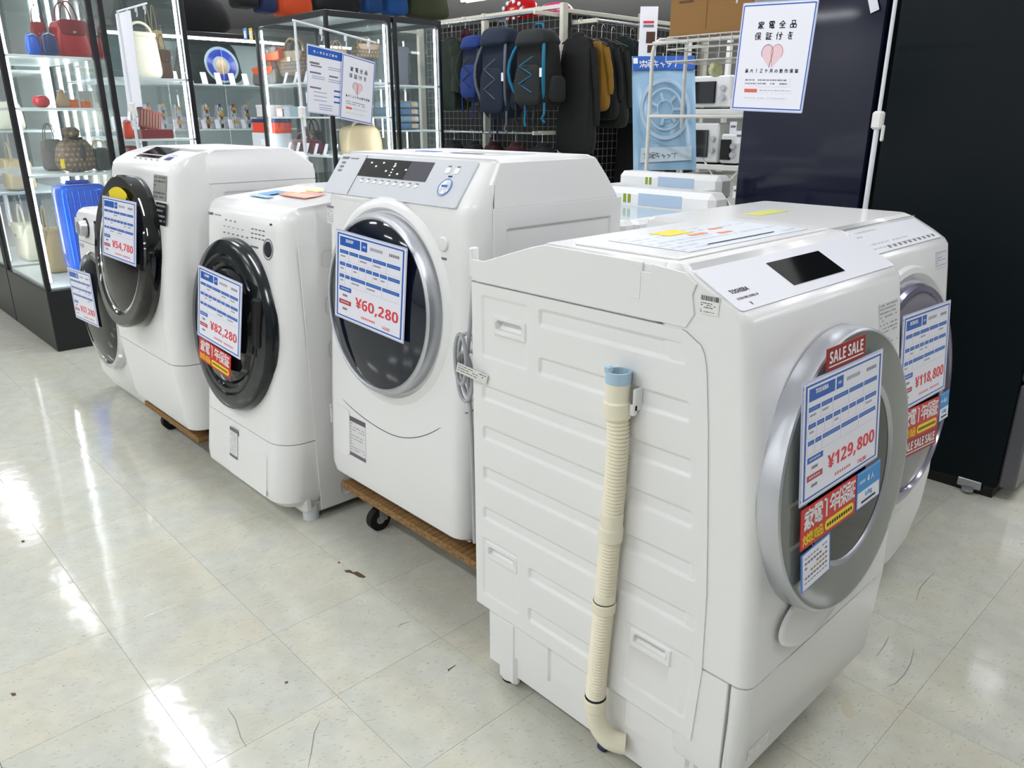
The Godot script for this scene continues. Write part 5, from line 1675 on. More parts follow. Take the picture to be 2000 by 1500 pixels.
func put_riser(q: Array) -> void:
	var t := thing("display_step", "clear display step under the orange box in the corner showcase", "display step", at(q[0]))
	put(G.new().box(Vector3(0, 0.074, 0), Vector3(0.16, 0.148, q[1]), 0.003), "block", M.clear_plastic, t)
	put(G.new().box(Vector3(-0.081, 0.074, 0), Vector3(0.002, 0.05, 0.08)), "tag", M.paper, t)
func drawstring(q: Array, m: Material) -> void:
	var w: float = q[1]
	var h: float = q[2]
	var t := thing("drawstring_bag", "round brown monogram bag gathered at the neck on the showcase shelf", "bag", at(q[0], 15), "bags in the showcases")
	put(G.new().soft(Vector3(0, h * 0.38, 0), Vector3(w, h * 0.76, w * 0.62), 0.75, 1.12, 0.72, 0.02), "body", m, t)
	put(G.new().soft(Vector3(-w * 0.02, h * 0.84, 0), Vector3(w * 0.34, h * 0.28, w * 0.3), 0.8, 0.75, 1.2, 0.12), "gathered_neck", m, t)
	put(G.new().tube([Vector3(-w * 0.15, h * 0.74, w * 0.1), Vector3(0, h * 0.73, w * 0.19), Vector3(w * 0.16, h * 0.74, w * 0.1)], 0.006, 6), "cord", M.leather_black, t)
	put(G.new().soft(Vector3(w * 0.02, h * 0.42, w * 0.31), Vector3(0.02, 0.09, 0.02), 0.7, 1, 1, 0, 10, 6), "strap_end", M.leather_black, t)
	put(G.new().box(Vector3(-w * 0.46, h * 0.2, w * 0.2), Vector3(0.02, 0.05, 0.003)), "yellow_tag", M.sticker_yellow, t)
func bucket_bag(q: Array, m: Material) -> void:
	var w: float = q[1]
	var h: float = q[2]
	var t := thing("bucket_bag", "tall cream bucket bag on the showcase's upper shelf", "bag", at(q[0], 10), "bags in the showcases")
	put(G.new().soft(Vector3(0, h * 0.42, 0), Vector3(w, h * 0.84, w * 0.75), 0.35, 1.06, 0.9, 0.012), "body", m, t)
	put(G.new().soft(Vector3(0, h * 0.80, 0), Vector3(w * 0.93, h * 0.10, w * 0.7), 0.35), "rim_band", m, t)
	var p := []
	for k in 13:
		p.append(Vector3(cos(PI * k / 12.0) * w * 0.38, h * 0.82 + sin(PI * k / 12.0) * h * 0.2, w * 0.1))
	put(G.new().tube(p, 0.008, 6), "handle", m, t)
func bucket_bag2(q: Array, m: Material) -> void:
	var w: float = q[1]
	var h: float = q[2]
	var t := thing("tote_bag", "sand coloured slouching tote in the corner showcase", "bag", at(q[0], 0), "bags in the showcases")
	put(G.new().soft(Vector3(0, h * 0.44, 0), Vector3(w, h * 0.88, 0.2), 0.45, 1.0, 0.9, 0.06), "body", m, t)
	var p := []
	for k in 13:
		p.append(Vector3(cos(PI * k / 12.0) * w * 0.3, h * 0.84 + sin(PI * k / 12.0) * h * 0.16, 0.05))
	put(G.new().tube(p, 0.01, 6), "handle", m, t)
func suitcase(q: Array) -> void:
	var w: float = q[1]
	var h: float = q[2]
	var t := thing("suitcase", "shiny blue ribbed suitcase standing at the bottom of the showcase", "suitcase", at(q[0], 0))
	var m := mat("suitcase_blue", Color(0.04, 0.38, 0.90), 0.14, 0.4)
	put(G.new().soft(Vector3(0, h * 0.52, 0), Vector3(w * 0.96, h * 0.9, 0.22), 0.22, 1, 1), "shell", m, t)
	for k in 7:
		put(G.new().soft(Vector3(-w * 0.36 + w * 0.12 * k, h * 0.52, 0.0), Vector3(w * 0.055, h * 0.86, 0.245), 0.3, 1, 1, 0, 12, 8), "rib", m, t)
	put(G.new().tube([Vector3(-0.06, h * 0.95, 0), Vector3(-0.055, h * 0.985, 0), Vector3(0.055, h * 0.985, 0), Vector3(0.06, h * 0.95, 0)], 0.011, 8), "top_handle", m, t)
	put(G.new().box(Vector3(w * 0.08, h * 0.62, 0.125), Vector3(0.13, 0.045, 0.02), 0.008), "side_handle", m, t)
	for s in [-1, 1]:
		put(G.new().cyl(Vector3(s * w * 0.36, 0.022, -0.012), Vector3(s * w * 0.36, 0.022, 0.012), 0.022, -1, 14), "wheel", M.rubber, t)

# ---------------------------------------------------------------- hanging goods
func hanger(t: Node3D, y: float, w: float, rise: float) -> void:
	put(G.new().tube([Vector3(-w / 2, y - 0.02, 0), Vector3(-w * 0.1, y + 0.03, 0), Vector3(w * 0.1, y + 0.03, 0), Vector3(w / 2, y - 0.02, 0)], 0.006, 6), "hanger", M.leather_black, t)
	var p := [Vector3(0, y + 0.03, 0), Vector3(0, y + rise - 0.03, 0)]
	for k in 7:
		p.append(Vector3(0, y + rise - 0.03 + sin(PI * k / 6.0) * 0.022, 0.018 - cos(PI * k / 6.0) * 0.018))
	put(G.new().tube(p, 0.0025, 6), "hook", M.chrome, t)
# a jacket or shirt seen from its sleeve side or front; q = [base centre, width, height]
func jacket(lab: String, q: Array, m: Material, turn: float, depth := 0.16, group := "", sleeves := true) -> Node3D:
	var w: float = q[1]
	var h: float = q[2]
	var t := thing("jacket", lab, "jacket", at(q[0], turn), group)
	put(G.new().soft(Vector3(0, h * 0.48, 0), Vector3(w * 0.86, h * 0.96, depth), 0.27, 1.08, 0.76, 0.05, 32, 16), "torso", m, t)
	put(G.new().soft(Vector3(0, h * 0.95, 0), Vector3(w * 0.34, h * 0.10, depth * 0.7), 0.6, 1, 0.8, 0.02, 16, 8), "collar", m, t)
	if sleeves:
		for s in [-1, 1]:
			var p := []
			var r := []
			for k in 9:
				var a := k / 8.0
				p.append(Vector3(s * (w * 0.33 + w * 0.13 * sin(a * 1.9)), h * (0.86 - 0.62 * a), depth * (0.12 + 0.22 * a)))
				r.append(depth * (0.34 - 0.10 * a + 0.02 * sin(a * 17.0)))
			put(G.new().tube(p, r, 10), "sleeve", m, t)
	hanger(t, h * 0.94, w * 0.8, h * 0.06 + 0.10)
	return t
func backpack(lab: String, q: Array, m: Material, m2: Material, trim_: Material, turn: float, depth := 0.2) -> Node3D:
	var w: float = q[1] * 0.94
	var h: float = q[2]
	var t := thing("backpack", lab, "backpack", at(q[0], turn), "backpacks hanging on the rack")
	put(G.new().soft(Vector3(0, h * 0.5, 0), Vector3(w * 0.92, h * 0.92, depth), 0.45, 1.0, 0.8, 0.03, 32, 16), "body", m, t)
	put(G.new().soft(Vector3(0, h * 0.33, depth * 0.42), Vector3(w * 0.68, h * 0.46, depth * 0.4), 0.45, 1.05, 0.9, 0.02), "front_pocket", m2, t)
	put(G.new().soft(Vector3(0, h * 0.86, depth * 0.08), Vector3(w * 0.78, h * 0.2, depth * 1.05), 0.5, 1.1, 0.8, 0.02), "lid_pocket", m2, t)
	for s in [-1, 1]:
		var p := []
		for k in 9:
			var a := k / 8.0
			p.append(Vector3(s * w * (0.24 + 0.2 * sin(PI * a)), h * (0.92 - 0.86 * a), depth * (0.2 + 0.42 * sin(PI * a))))
		put(G.new().tube(p, w * 0.03, 6), "strap", trim_, t)
		put(G.new().soft(Vector3(s * w * 0.47, h * 0.28, 0), Vector3(w * 0.16, h * 0.3, depth * 0.7), 0.5, 1, 0.85, 0.02, 16, 8), "side_pocket", m2, t)
	put(G.new().tube([Vector3(-w * 0.12, h * 0.96, 0), Vector3(-w * 0.08, h * 1.02, 0), Vector3(w * 0.08, h * 1.02, 0), Vector3(w * 0.12, h * 0.96, 0)], 0.008, 6), "grab_loop", trim_, t)
	for k in 4:
		var sx := w * (-0.36 + 0.24 * k)
		var dl := h * (0.10 + 0.05 * ((k * 7) % 3))
		put(G.new().tube([Vector3(sx, h * 0.12, depth * 0.4), Vector3(sx + w * 0.03, 0.0, depth * 0.46), Vector3(sx - w * 0.02 * k, -dl * 0.6, depth * 0.40), Vector3(sx + w * 0.02, -dl, depth * 0.42)], w * 0.022, 6), "loose_strap", trim_ if k % 2 else m2, t)
	put(G.new().box(Vector3(w * 0.38, h * 0.46, depth * 0.62), Vector3(0.03, 0.06, 0.002)), "white_tag", M.paper, t)
	for k in 4:
		put(G.new().tube([Vector3(-w * 0.16 * (1 if k % 2 else -1), h * (0.24 + 0.1 * k), depth * 0.64), Vector3(w * 0.16 * (1 if k % 2 else -1), h * (0.34 + 0.1 * k), depth * 0.6)], 0.004, 5), "bungee", trim_, t)
	return t
func wire_grid(c: Vector3, w: float, h: float, step: float, turn: float, called: String, parent: Node3D, m: Material) -> void:
	var g := G.new()
	g.xf = at(c, turn)
	for i in int(w / step) + 1:
		g.cyl(Vector3(-w / 2 + i * step, -h / 2, 0), Vector3(-w / 2 + i * step, h / 2, 0), 0.0022, -1, 5, false)
	for i in int(h / step) + 1:
		g.cyl(Vector3(-w / 2, -h / 2 + i * step, 0), Vector3(w / 2, -h / 2 + i * step, 0), 0.0022, -1, 5, false)
	put(g, called, m, parent).set_meta("kind", "stuff")

func sign_stand(base: Vector3, h: float, arm_dir: Vector3, lab: String, clip_y: float) -> Node3D:
	var t := thing("sign_stand", lab, "sign stand", at(base))
	put(G.new().cyl(Vector3.ZERO, Vector3(0, 0.012, 0), 0.11, 0.10, 28), "foot", M.enamel, t)
	put(G.new().cyl(Vector3(0, 0.012, 0), Vector3(0, clip_y, 0), 0.0075, -1, 12), "lower_pole", M.clear_plastic, t)
	put(G.new().cyl(Vector3(0, clip_y, 0), Vector3(0, h, 0), 0.0055, -1, 12), "upper_pole", M.clear_plastic, t)
	put(G.new().box(Vector3(0, clip_y, 0), Vector3(0.026, 0.05, 0.03), 0.006).box(Vector3(0, clip_y - 0.035, 0.018), Vector3(0.012, 0.045, 0.008), 0.003), "clip", M.enamel, t)
	put(G.new().tube([Vector3(0, h, 0) - arm_dir * 0.02, Vector3(0, h, 0), Vector3(0, h, 0) + arm_dir], 0.005, 8), "arm", M.clear_plastic, t)
	for k in 3:
		var p := Vector3(0, h, 0) + arm_dir * (0.3 + 0.3 * k)
		var c := G.new()
		c.xf = Transform3D(Basis(), p)
		c.box(Vector3(0, -0.012, 0), Vector3(0.012, 0.03, 0.012), 0.003)
		c.tube([Vector3(0, -0.02, 0), Vector3(0.004, -0.035, 0), Vector3(0, -0.05, 0)], 0.003, 6)
		put(c, "hook", M.clear_plastic, t)
	return t
# a guarantee notice in a clear sleeve: paper, blue frame, writing, heart of two halves
func notice(f: Transform3D, w: float, h: float, lab: String) -> void:
	var t := thing("hanging_notice", lab, "sign", f)
	put(G.new().prism(rect(-w / 2, -h / 2, w / 2, h / 2, 0.004, 2), 0.001), "sleeve", M.sleeve_edge, t)
	put(G.new().prism(rect(-w * 0.485, -h * 0.488, w * 0.485, h * 0.488), 0.0008, 0.0, 0.001), "paper", M.paper, t)
	var b := 0.0035
	for q in [[0, h * 0.472, w * 0.95, b], [0, -h * 0.472, w * 0.95, b], [-w * 0.473, 0, b, h * 0.947], [w * 0.473, 0, b, h * 0.947]]:
		patch("blue_frame", q[2], q[3], M.ink_blue, t, Transform3D(Basis(), Vector3(q[0], q[1], 0.0018)), 0.0002)
	kanji("家電全品", h * 0.062, w * 0.145, w * 0.011, M.ink, t, Transform3D(Basis(), Vector3(-w * 0.25, h * 0.265, 0.0018)))
	kanji("保証付き", h * 0.062, w * 0.145, w * 0.011, M.ink, t, Transform3D(Basis(), Vector3(-w * 0.27, h * 0.165, 0.0018)))
	var pink := mat("heart_pink", Color(0.92, 0.80, 0.81), 0.5)
	for s in [-1, 1]:
		var o := PackedVector2Array()
		for k in 14:
			var a := deg_to_rad(-35.0 + 215.0 * k / 13.0)
			o.append(Vector2(s * (cos(a) * 0.078 + 0.065) * w, (sin(a) * 0.085 + 0.10) * w * 1.05))
		o.append(Vector2(s * 0.02 * w, -0.07 * w))
		var g := G.new()
		g.xf = Transform3D(Basis(), Vector3(-w * 0.01, -h * 0.035, 0))
		g.prism(o, 0.0002, 0.0, 0.0018 + 0.0001 * (s + 1))
		put(g, "heart_half", pink, t)
		var p := []
		for v in o:
			p.append(Vector3(v.x - w * 0.01, v.y - h * 0.035, 0.0022))
		put(G.new().tube(p, 0.0007, 5), "heart_outline", M.ink_red if s > 0 else M.ink, t)
	kanji("最大12ヶ月の動作保証", h * 0.032, w * 0.068, w * 0.007, M.ink, t, Transform3D(Basis(), Vector3(-w * 0.35, -h * 0.135, 0.0018)))
	label("small_print", w * 0.64, h * 0.085, "notice_print", lines_image(150, 26, Color(0.93, 0.93, 0.96), Color(0.42, 0.42, 0.45), 2, 81), t, Transform3D(Basis(), Vector3(-w * 0.03, -h * 0.225, 0.0017)))
	patch("orange_badge", w * 0.18, h * 0.034, mat("badge", Color(0.88, 0.42, 0.30), 0.5), t, Transform3D(Basis(), Vector3(-w * 0.24, -h * 0.305, 0.0018)), 0.0002)
	label("small_print", w * 0.46, h * 0.04, "notice_print_b", lines_image(110, 13, Color(0.93, 0.93, 0.96), Color(0.5, 0.5, 0.53), 1, 82), t, Transform3D(Basis(), Vector3(w * 0.1, -h * 0.305, 0.0017)))
	label("small_print", w * 0.62, h * 0.02, "notice_print_c", lines_image(150, 8, Color(0.93, 0.93, 0.96), Color(0.6, 0.6, 0.63), 1, 83), t, Transform3D(Basis(), Vector3(-w * 0.03, -h * 0.375, 0.0017)))

func fridge(lab: String, lo: Vector3, hi: Vector3, face: String, body: Material, door: Material) -> Node3D:
	var t := thing("refrigerator", lab, "refrigerator", at(Vector3((lo.x + hi.x) / 2, 0, (lo.z + hi.z) / 2)))
	var s := hi - lo
	put(G.new().box(Vector3(0, hi.y / 2 + 0.02, 0), Vector3(s.x, hi.y - 0.04, s.z), 0.006), "cabinet", body, t)
	for y in [[0.05, 0.42], [0.43, 0.80], [0.81, hi.y]]:
		var c := Vector3(0, (y[0] + y[1]) / 2, 0)
		var d := Vector3(s.x, y[1] - y[0], 0.05) if face == "z" else Vector3(0.05, y[1] - y[0], s.z)
		if face == "z":
			c.z = s.z / 2 + 0.027
		else:
			c.x = -s.x / 2 - 0.027
			if y[0] < 0.8:
				continue
			d.y = hi.y - 0.05
			c.y = (hi.y + 0.05) / 2
		put(G.new().box(c, d, 0.006), "door", door, t)
	put(G.new().box(Vector3(0, 0.022, 0), Vector3(s.x - 0.02, 0.044, s.z - 0.02)), "plinth", M.black, t)
	return t

func background() -> void:
	# ---- fridges behind the machines on the right
	var teal := mat("fridge_teal", Color(0.024, 0.07, 0.09), 0.45)
	teal.metallic_specular = 0.3
	var f2 := fridge("tall dark teal refrigerator whose plain side stands next to the glossy fridge", Vector3(2.85, 0, -1.165), Vector3(3.5, 1.86, -0.60), "z", teal, mat("fridge_steel", Color(0.42, 0.42, 0.44), 0.3, 0.5))
	put(G.new().box(Vector3(-0.327, 0.035, 0.2), Vector3(0.012, 0.03, 0.075), 0.002).cyl(Vector3(-0.333, 0.01, 0.2), Vector3(-0.333, 0.02, 0.2), 0.02, -1, 14), "foot_bracket", M.steel, f2)
	var fx := 2.98
	var za := on_x(1455, 310, fx).z
	fridge("tall refrigerator with a glossy dark blue glass door mirroring the shop", Vector3(fx, 0, za), Vector3(fx + 0.65, 1.86, -1.24), "x", M.frame_black, mat("fridge_glass", Color(0.09, 0.105, 0.19), 0.06))
	var tg := thing("hanging_tag", "small white tag dangling at the top of the glossy fridge door", "price tag", at(on_x(1706, 8, fx - 0.06), -90))
	var tgg := G.new()
	tgg.xf = Transform3D(Basis(Vector3.BACK, 0.35), Vector3.ZERO)
	tgg.box(Vector3.ZERO, Vector3(0.03, 0.05, 0.001))
	put(tgg, "card", M.paper, tg)
	put(G.new().tube([Vector3(-0.008, 0.022, 0), Vector3(-0.012, 0.08, 0)], 0.0012, 5), "string", M.steel, tg)
	# ---- notices on their stands
	var xs := 2.37
	var pz := on_x(1720, 200, xs).z
	var top := 1.64
	sign_stand(Vector3(xs, 0, pz), top, Vector3(0, 0, -0.55), "slim notice stand behind the mauve doored machine, with a white pole clip", on_x(1722, 235, xs).y)
	var c := corners([[1449, 6], [1596, -2], [1571, 221], [1430, 216]], Vector3(xs, 1.4, -1.2), Vector3(-1, 0, 0))
	notice(c[0], c[1], c[2], "blue framed guarantee notice with a pink heart hanging before the glossy fridge")
	var d2 := 3.25
	var b2 := deep(590, 220, d2)
	var t2 := deep(606, 47, d2)
	var e2 := deep(734, 84, d2 + 0.22)
	sign_stand(Vector3(b2.x, 0, b2.z), t2.y, e2 - Vector3(b2.x, t2.y, b2.z), "slim notice stand behind the black doored machine", b2.y)
	c = corners([[670, 102], [733, 122], [726, 245], [661, 232]], deep(697, 170, d2 + 0.2), (EYE - deep(697, 170, d2)).slide(Vector3.UP).rotated(Vector3.UP, 0.75))
	notice(c[0], c[1], c[2], "guarantee notice with a heart hanging beside the blue headed service notice")
	c = corners([[602, 87], [671, 100], [669, 230], [597, 217]], deep(636, 155, d2 + 0.06), (EYE - deep(636, 155, d2)).slide(Vector3.UP).rotated(Vector3.UP, 0.75))
	service_notice(c[0], c[1], c[2])
	var d3 := 4.05
	var b3 := deep(258, 210, d3)
	sign_stand(Vector3(b3.x, 0, b3.z), deep(236, 30, d3).y, deep(290, 14, d3 + 0.3) - deep(236, 30, d3), "slim notice stand beside the cream bucket bag's showcase", b3.y)
	var t3 := thing("hanging_notice", "clear sleeved notice seen nearly edge on in front of the cream bucket bag", "sign", frame(deep(252, 118, d3), ray(252, 118).slide(Vector3.UP).rotated(Vector3.UP, 0.35), Vector3(0.02, 1, 0)))
	put(G.new().box(Vector3.ZERO, Vector3(0.21, 0.46, 0.002)), "sleeve", M.paper, t3)
	put(G.new().box(Vector3(0, 0, 0.0015), Vector3(0.2, 0.44, 0.0006)), "paper", M.paper, t3)
	for k in 8:
		put(G.new().box(Vector3(0, 0.18 - 0.045 * k, 0.002), Vector3(0.16, 0.012, 0.0005)), "print_line", mat("ink_pale", Color(0.62, 0.66, 0.78), 0.5), t3)
	# ---- top loading washers between the rows
	top_loader("white top loading washer directly behind the slanted panel machine", Vector3(2.03, 0, -1.66), 0.92, 0)
	top_loader("white top loading washer with a raised console beyond the first one", Vector3(2.60, 0, -2.0), 0.93, 1)
	# ---- white steel rack with a carton on it
	rack()
	cap_bag()
	microwaves()
	clothes_rack()
	# photo board
	var pb := thing("photo_board", "narrow white board with small product photos beside the steel rack", "sign", frame(deep(1266, 62, 4.4), Vector3(0.9, 0, 0.9), Vector3.UP))
	put(G.new().box(Vector3.ZERO, Vector3(0.10, 0.26, 0.004)), "board", M.paper, pb)
	put(G.new().cyl(Vector3(0, -pb.position.y, -0.01), Vector3(0, 0.1, -0.01), 0.007), "post", M.steel, pb)
	put(G.new().cyl(Vector3(0, -pb.position.y, -0.01), Vector3(0, 0.015 - pb.position.y, -0.01), 0.12, 0.11, 24), "foot", M.steel, pb)
	for q in [[0.0, 0.05, 0.06, 0.012, "ink_red"], [0, 0.03, 0.06, 0.012, "ink_grey"], [0.015, -0.03, 0.05, 0.06, "leather_brown"], [0.02, -0.09, 0.04, 0.04, "leather_brown"]]:
		put(G.new().box(Vector3(q[0], q[1], 0.003), Vector3(q[2], q[3], 0.001)), "photo", M[q[4]], pb)
	# ---- garments on the high rail above the showcases
	var rail := thing("garment_rail", "long steel garment rail hung high above the corner showcase", "rail", at(Vector3(4.1, 2.86, -7.0), 0))
	put(G.new().cyl(Vector3(-1.9, 0, 0), Vector3(1.9, 0, 0), 0.014), "tube", M.steel, rail)
	for x in [-1.7, 0.0, 1.7]:
		put(G.new().cyl(Vector3(x, 0, 0), Vector3(x, 0.14, 0), 0.006), "drop_rod", M.steel, rail)
	var gar := [[452, 500, 14, Color(0.02, 0.03, 0.05), "near black trousers"], [500, 535, 25, Color(0.06, 0.12, 0.28), "navy patterned jacket"], [535, 606, 31, Color(0.72, 0.24, 0.06), "orange jacket with white tags"], [606, 700, 22, Color(0.02, 0.02, 0.03), "black jacket"], [706, 740, 24, Color(0.06, 0.24, 0.46), "blue jacket"], [748, 790, 28, Color(0.08, 0.30, 0.56), "bright blue jacket"], [790, 872, 32, Color(0.22, 0.24, 0.14), "khaki jacket"]]
	for k in gar.size():
		var q: Array = gar[k]
		var zz := -7.0
		var a := on_z(q[0], q[2], zz)
		var b := on_z(q[1], q[2], zz)
		jacket("%s on the high rail above the showcases" % q[4], [Vector3((a.x + b.x) / 2, a.y, zz), b.x - a.x, 2.70 - a.y], cloth("garment_hi_%d" % k, q[3]), 0, 0.2, "garments on the high rail", false)

func service_notice(f: Transform3D, w: float, h: float) -> void:
	var t := thing("hanging_notice", "service notice with a solid blue heading on the stand behind the black doored machine", "sign", f)
	put(G.new().prism(rect(-w / 2, -h / 2, w / 2, h / 2, 0.004, 2), 0.001), "sleeve", M.sleeve_edge, t)
	put(G.new().prism(rect(-w * 0.48, -h * 0.485, w * 0.48, h * 0.485), 0.0006, 0.0, 0.001), "paper", M.paper, t)
	patch("blue_heading", w * 0.95, h * 0.13, M.ink_blue, t, Transform3D(Basis(), Vector3(0, h * 0.41, 0.0016)), 0.0003)
	kanji("サービスのご案内", h * 0.035, w * 0.085, w * 0.009, M.ink_white, t, Transform3D(Basis(), Vector3(-w * 0.33, h * 0.39, 0.002)))
	for q in [[-0.30, 0.24, 0.26, 0.03], [-0.26, 0.20, 0.3, 0.02], [-0.28, 0.10, 0.3, 0.025], [0.22, 0.09, 0.25, 0.025], [-0.28, -0.12, 0.3, 0.025]]:
		patch("print_line", w * q[2], h * q[3], M.ink_grey, t, Transform3D(Basis(), Vector3(w * q[0], h * q[1], 0.0016)), 0.0002)
	for q in [[0.25, 0.22], [0.25, 0.19], [-0.2, 0.05], [-0.2, 0.02], [0.26, 0.04], [0.26, 0.01], [-0.15, -0.18], [-0.15, -0.24], [-0.15, -0.30], [0, -0.36], [0, -0.40], [0, -0.43]]:
		patch("print_line", w * 0.36, h * 0.012, mat("ink_pale", Color(0.62, 0.66, 0.78), 0.5), t, Transform3D(Basis(), Vector3(w * q[0], h * q[1], 0.0016)), 0.0002)
	for k in 3:
		patch("blue_box", w * 0.2, h * 0.025, M.ink_blue, t, Transform3D(Basis(), Vector3(w * 0.33, -h * (0.12 + 0.085 * k), 0.0016)), 0.0002)

func top_loader(lab: String, p: Vector3, h: float, kind: int) -> void:
	var t := thing("top_load_washer", lab, "washing machine", at(p))
	var hx := 0.275
	put(G.new().loft([[0.03, hx - 0.02, -0.26, 0.26, 0.03, 0.03], [0.05, hx, -0.27, 0.27, 0.03, 0.03], [h - 0.03, hx, -0.27, 0.27, 0.03, 0.03], [h, hx - 0.012, -0.26, 0.26, 0.03, 0.03]]), "cabinet", M.white, t)
	# raised rim open in the middle, lid and console
	for q in [[Vector3(-0.235, h + 0.02, 0), Vector3(0.06, 0.05, 0.5)], [Vector3(0.0, h + 0.02, 0.235), Vector3(0.42, 0.05, 0.05)], [Vector3(0.0, h + 0.02, -0.235), Vector3(0.42, 0.05, 0.05)]]:
		put(G.new().box(q[0], q[1], 0.012), "rim", M.white, t)
	put(G.new().box(Vector3(0.225, h + 0.045, 0), Vector3(0.10, 0.10, 0.52), 0.02), "console", M.white, t)
	put(G.new().box(Vector3(-0.015, h + 0.028, 0), Vector3(0.38, 0.012, 0.42), 0.005), "lid", mat("lid_glass", Color(0.72, 0.78, 0.82), 0.1), t)
	put(G.new().box(Vector3(-0.2, h + 0.048, 0.02), Vector3(0.02, 0.01, 0.12), 0.003), "lid_handle", M.dark if kind == 0 else M.cord_grey, t)
	patch("console_label", 0.18, 0.04, mat("label_pale_blue", Color(0.70, 0.78, 0.86), 0.4), t, frame(Vector3(0.1745, h + 0.06, 0.05), Vector3(0, 0, 1), Vector3.UP), 0.0006)
	for k in 2:
		patch("green_sticker", 0.012, 0.03, mat("sticker_green", Color(0.55, 0.62, 0.10), 0.5), t, frame(Vector3(0.1743, h + 0.06, -0.1 + 0.02 * k), Vector3(0, 0, 1), Vector3.UP), 0.0006)
	for a in [-1, 1]:
		for b in [-1, 1]:
			put(G.new().cyl(Vector3(0.22 * a, 0, 0.22 * b), Vector3(0.22 * a, 0.035, 0.22 * b), 0.022, -1, 12), "foot", M.rubber, t)

func rack() -> void:
	var d := 4.0
	var p := deep(1268, 225, d)
	var x0 := p.x
	var z0 := p.z
	var x1 := on_z(1332, 225, z0).x
	var z1 := z0 + 0.62
	var t := thing("steel_rack", "white tubular steel rack with wire basket standing behind the washers", "rack", at(Vector3(x0, 0, z0)))
	var dx := x1 - x0
	var dz := 0.62
	var ytop := 1.62
	for z in [0.0, dz]:
		# hooped side frame
		var hoop := [Vector3(0, 0, z), Vector3(0, ytop - 0.08, z)]
		for k in 7:
			var a := PI / 2 * k / 6.0
			hoop.append(Vector3(0.08 - cos(a) * 0.08, ytop - 0.08 + sin(a) * 0.08, z))
		hoop.append(Vector3(dx, ytop, z))
		put(G.new().tube(hoop, 0.010, 10), "front_leg", M.enamel, t)
		put(G.new().tube([Vector3(dx, 0, z), Vector3(dx, ytop, z)], 0.010, 10), "rear_leg", M.enamel, t)
		for y in [on_z(1268, 398, z0).y, 1.25, 0.3]:
			put(G.new().cyl(Vector3(0, y, z), Vector3(dx, y, z), 0.006, -1, 8), "rung", M.enamel, t)
	for y in [on_x(1277, 85, x0).y, 1.252]:
		put(G.new().cyl(Vector3(0, y, 0), Vector3(0, y, dz), 0.009, -1, 10), "cross_bar", M.enamel, t)
		put(G.new().cyl(Vector3(dx, y, 0), Vector3(dx, y, dz), 0.006, -1, 10), "cross_bar", M.enamel, t)
	# wire basket hanging under the top shelf
	var yb := on_x(1277, 85, x0).y
	var g := G.new()
	for k in 3:
		var y := yb + 0.02 - 0.055 * k
		g.tube([Vector3(-0.02, y, 0.10), Vector3(dx, y, 0.10), Vector3(dx, y, 0.58), Vector3(-0.02, y, 0.58), Vector3(-0.02, y, 0.10)], 0.0035, 6)
	for k in 9:
		g.cyl(Vector3(-0.02, yb + 0.02, 0.10 + 0.06 * k), Vector3(-0.02, yb - 0.09, 0.10 + 0.06 * k), 0.002, -1, 5)
		g.cyl(Vector3(-0.02, yb - 0.09, 0.10 + 0.06 * k), Vector3(dx, yb - 0.09, 0.10 + 0.06 * k), 0.002, -1, 5)
		g.cyl(Vector3(-0.02, yb + 0.02, 0.10 + 0.06 * k), Vector3(dx, yb + 0.02, 0.10 + 0.06 * k), 0.002, -1, 5)
	put(g, "wire_basket", M.enamel, t).set_meta("kind", "stuff")
	# carton on the basket
	var card := mat("cardboard", Color(0.62, 0.46, 0.26), 0.75)
	var bt := thing("carton", "large brown cardboard carton resting on the steel rack's basket", "box", at(Vector3(x0 + 0.02, yb + 0.026, on_x(1302, 70, x0).z + 0.23)))
	put(G.new().box(Vector3(0.14, 0.16, 0), Vector3(0.28, 0.32, 0.46), 0.003), "body", card, bt)
	put(G.new().box(Vector3(-0.001, 0.24, 0.03), Vector3(0.001, 0.12, 0.09)), "white_label", M.paper, bt)
	for k in 3:
		put(G.new().box(Vector3(-0.0008, 0.26 - 0.03 * k, 0.03), Vector3(0.0024, 0.006, 0.07)), "print_line", M.ink_grey, bt)
	put(G.new().box(Vector3(-0.001, 0.09, -0.02), Vector3(0.001, 0.14, 0.002)).box(Vector3(-0.001, 0.16, 0.045), Vector3(0.001, 0.002, 0.13)), "printed_panel", mat("card_ink", Color(0.42, 0.30, 0.16), 0.7), bt)
	put(G.new().box(Vector3(-0.001, 0.21, -0.15), Vector3(0.001, 0.012, 0.06)), "printed_mark", M.card_ink, bt)
	put(G.new().box(Vector3(-0.001, 0.15, -0.14), Vector3(0.001, 0.01, 0.08)), "printed_mark", M.card_ink, bt)
	for k in 3:
		put(G.new().box(Vector3(0.1, 0.2 - 0.03 * k, 0.2305), Vector3(0.05, 0.012, 0.001)), "printed_mark", M.card_ink, bt)
	# crumpled pale sponge pack hanging from the basket
	var sp := thing("sponge_pack", "crumpled pale yellow pack hanging under the wire basket", "pack", at(deep(1398, 135, d - 0.15)))
	put(G.new().soft(Vector3(0, 0, 0), Vector3(0.09, 0.075, 0.06), 0.9, 1, 0.8, 0.12, 20, 10), "pack", mat("pale_yellow", Color(0.84, 0.86, 0.66), 0.4), sp)
	put(G.new().tube([Vector3(0, 0.03, 0), Vector3(0, 0.09, 0)], 0.0015, 5), "string", M.enamel, sp)

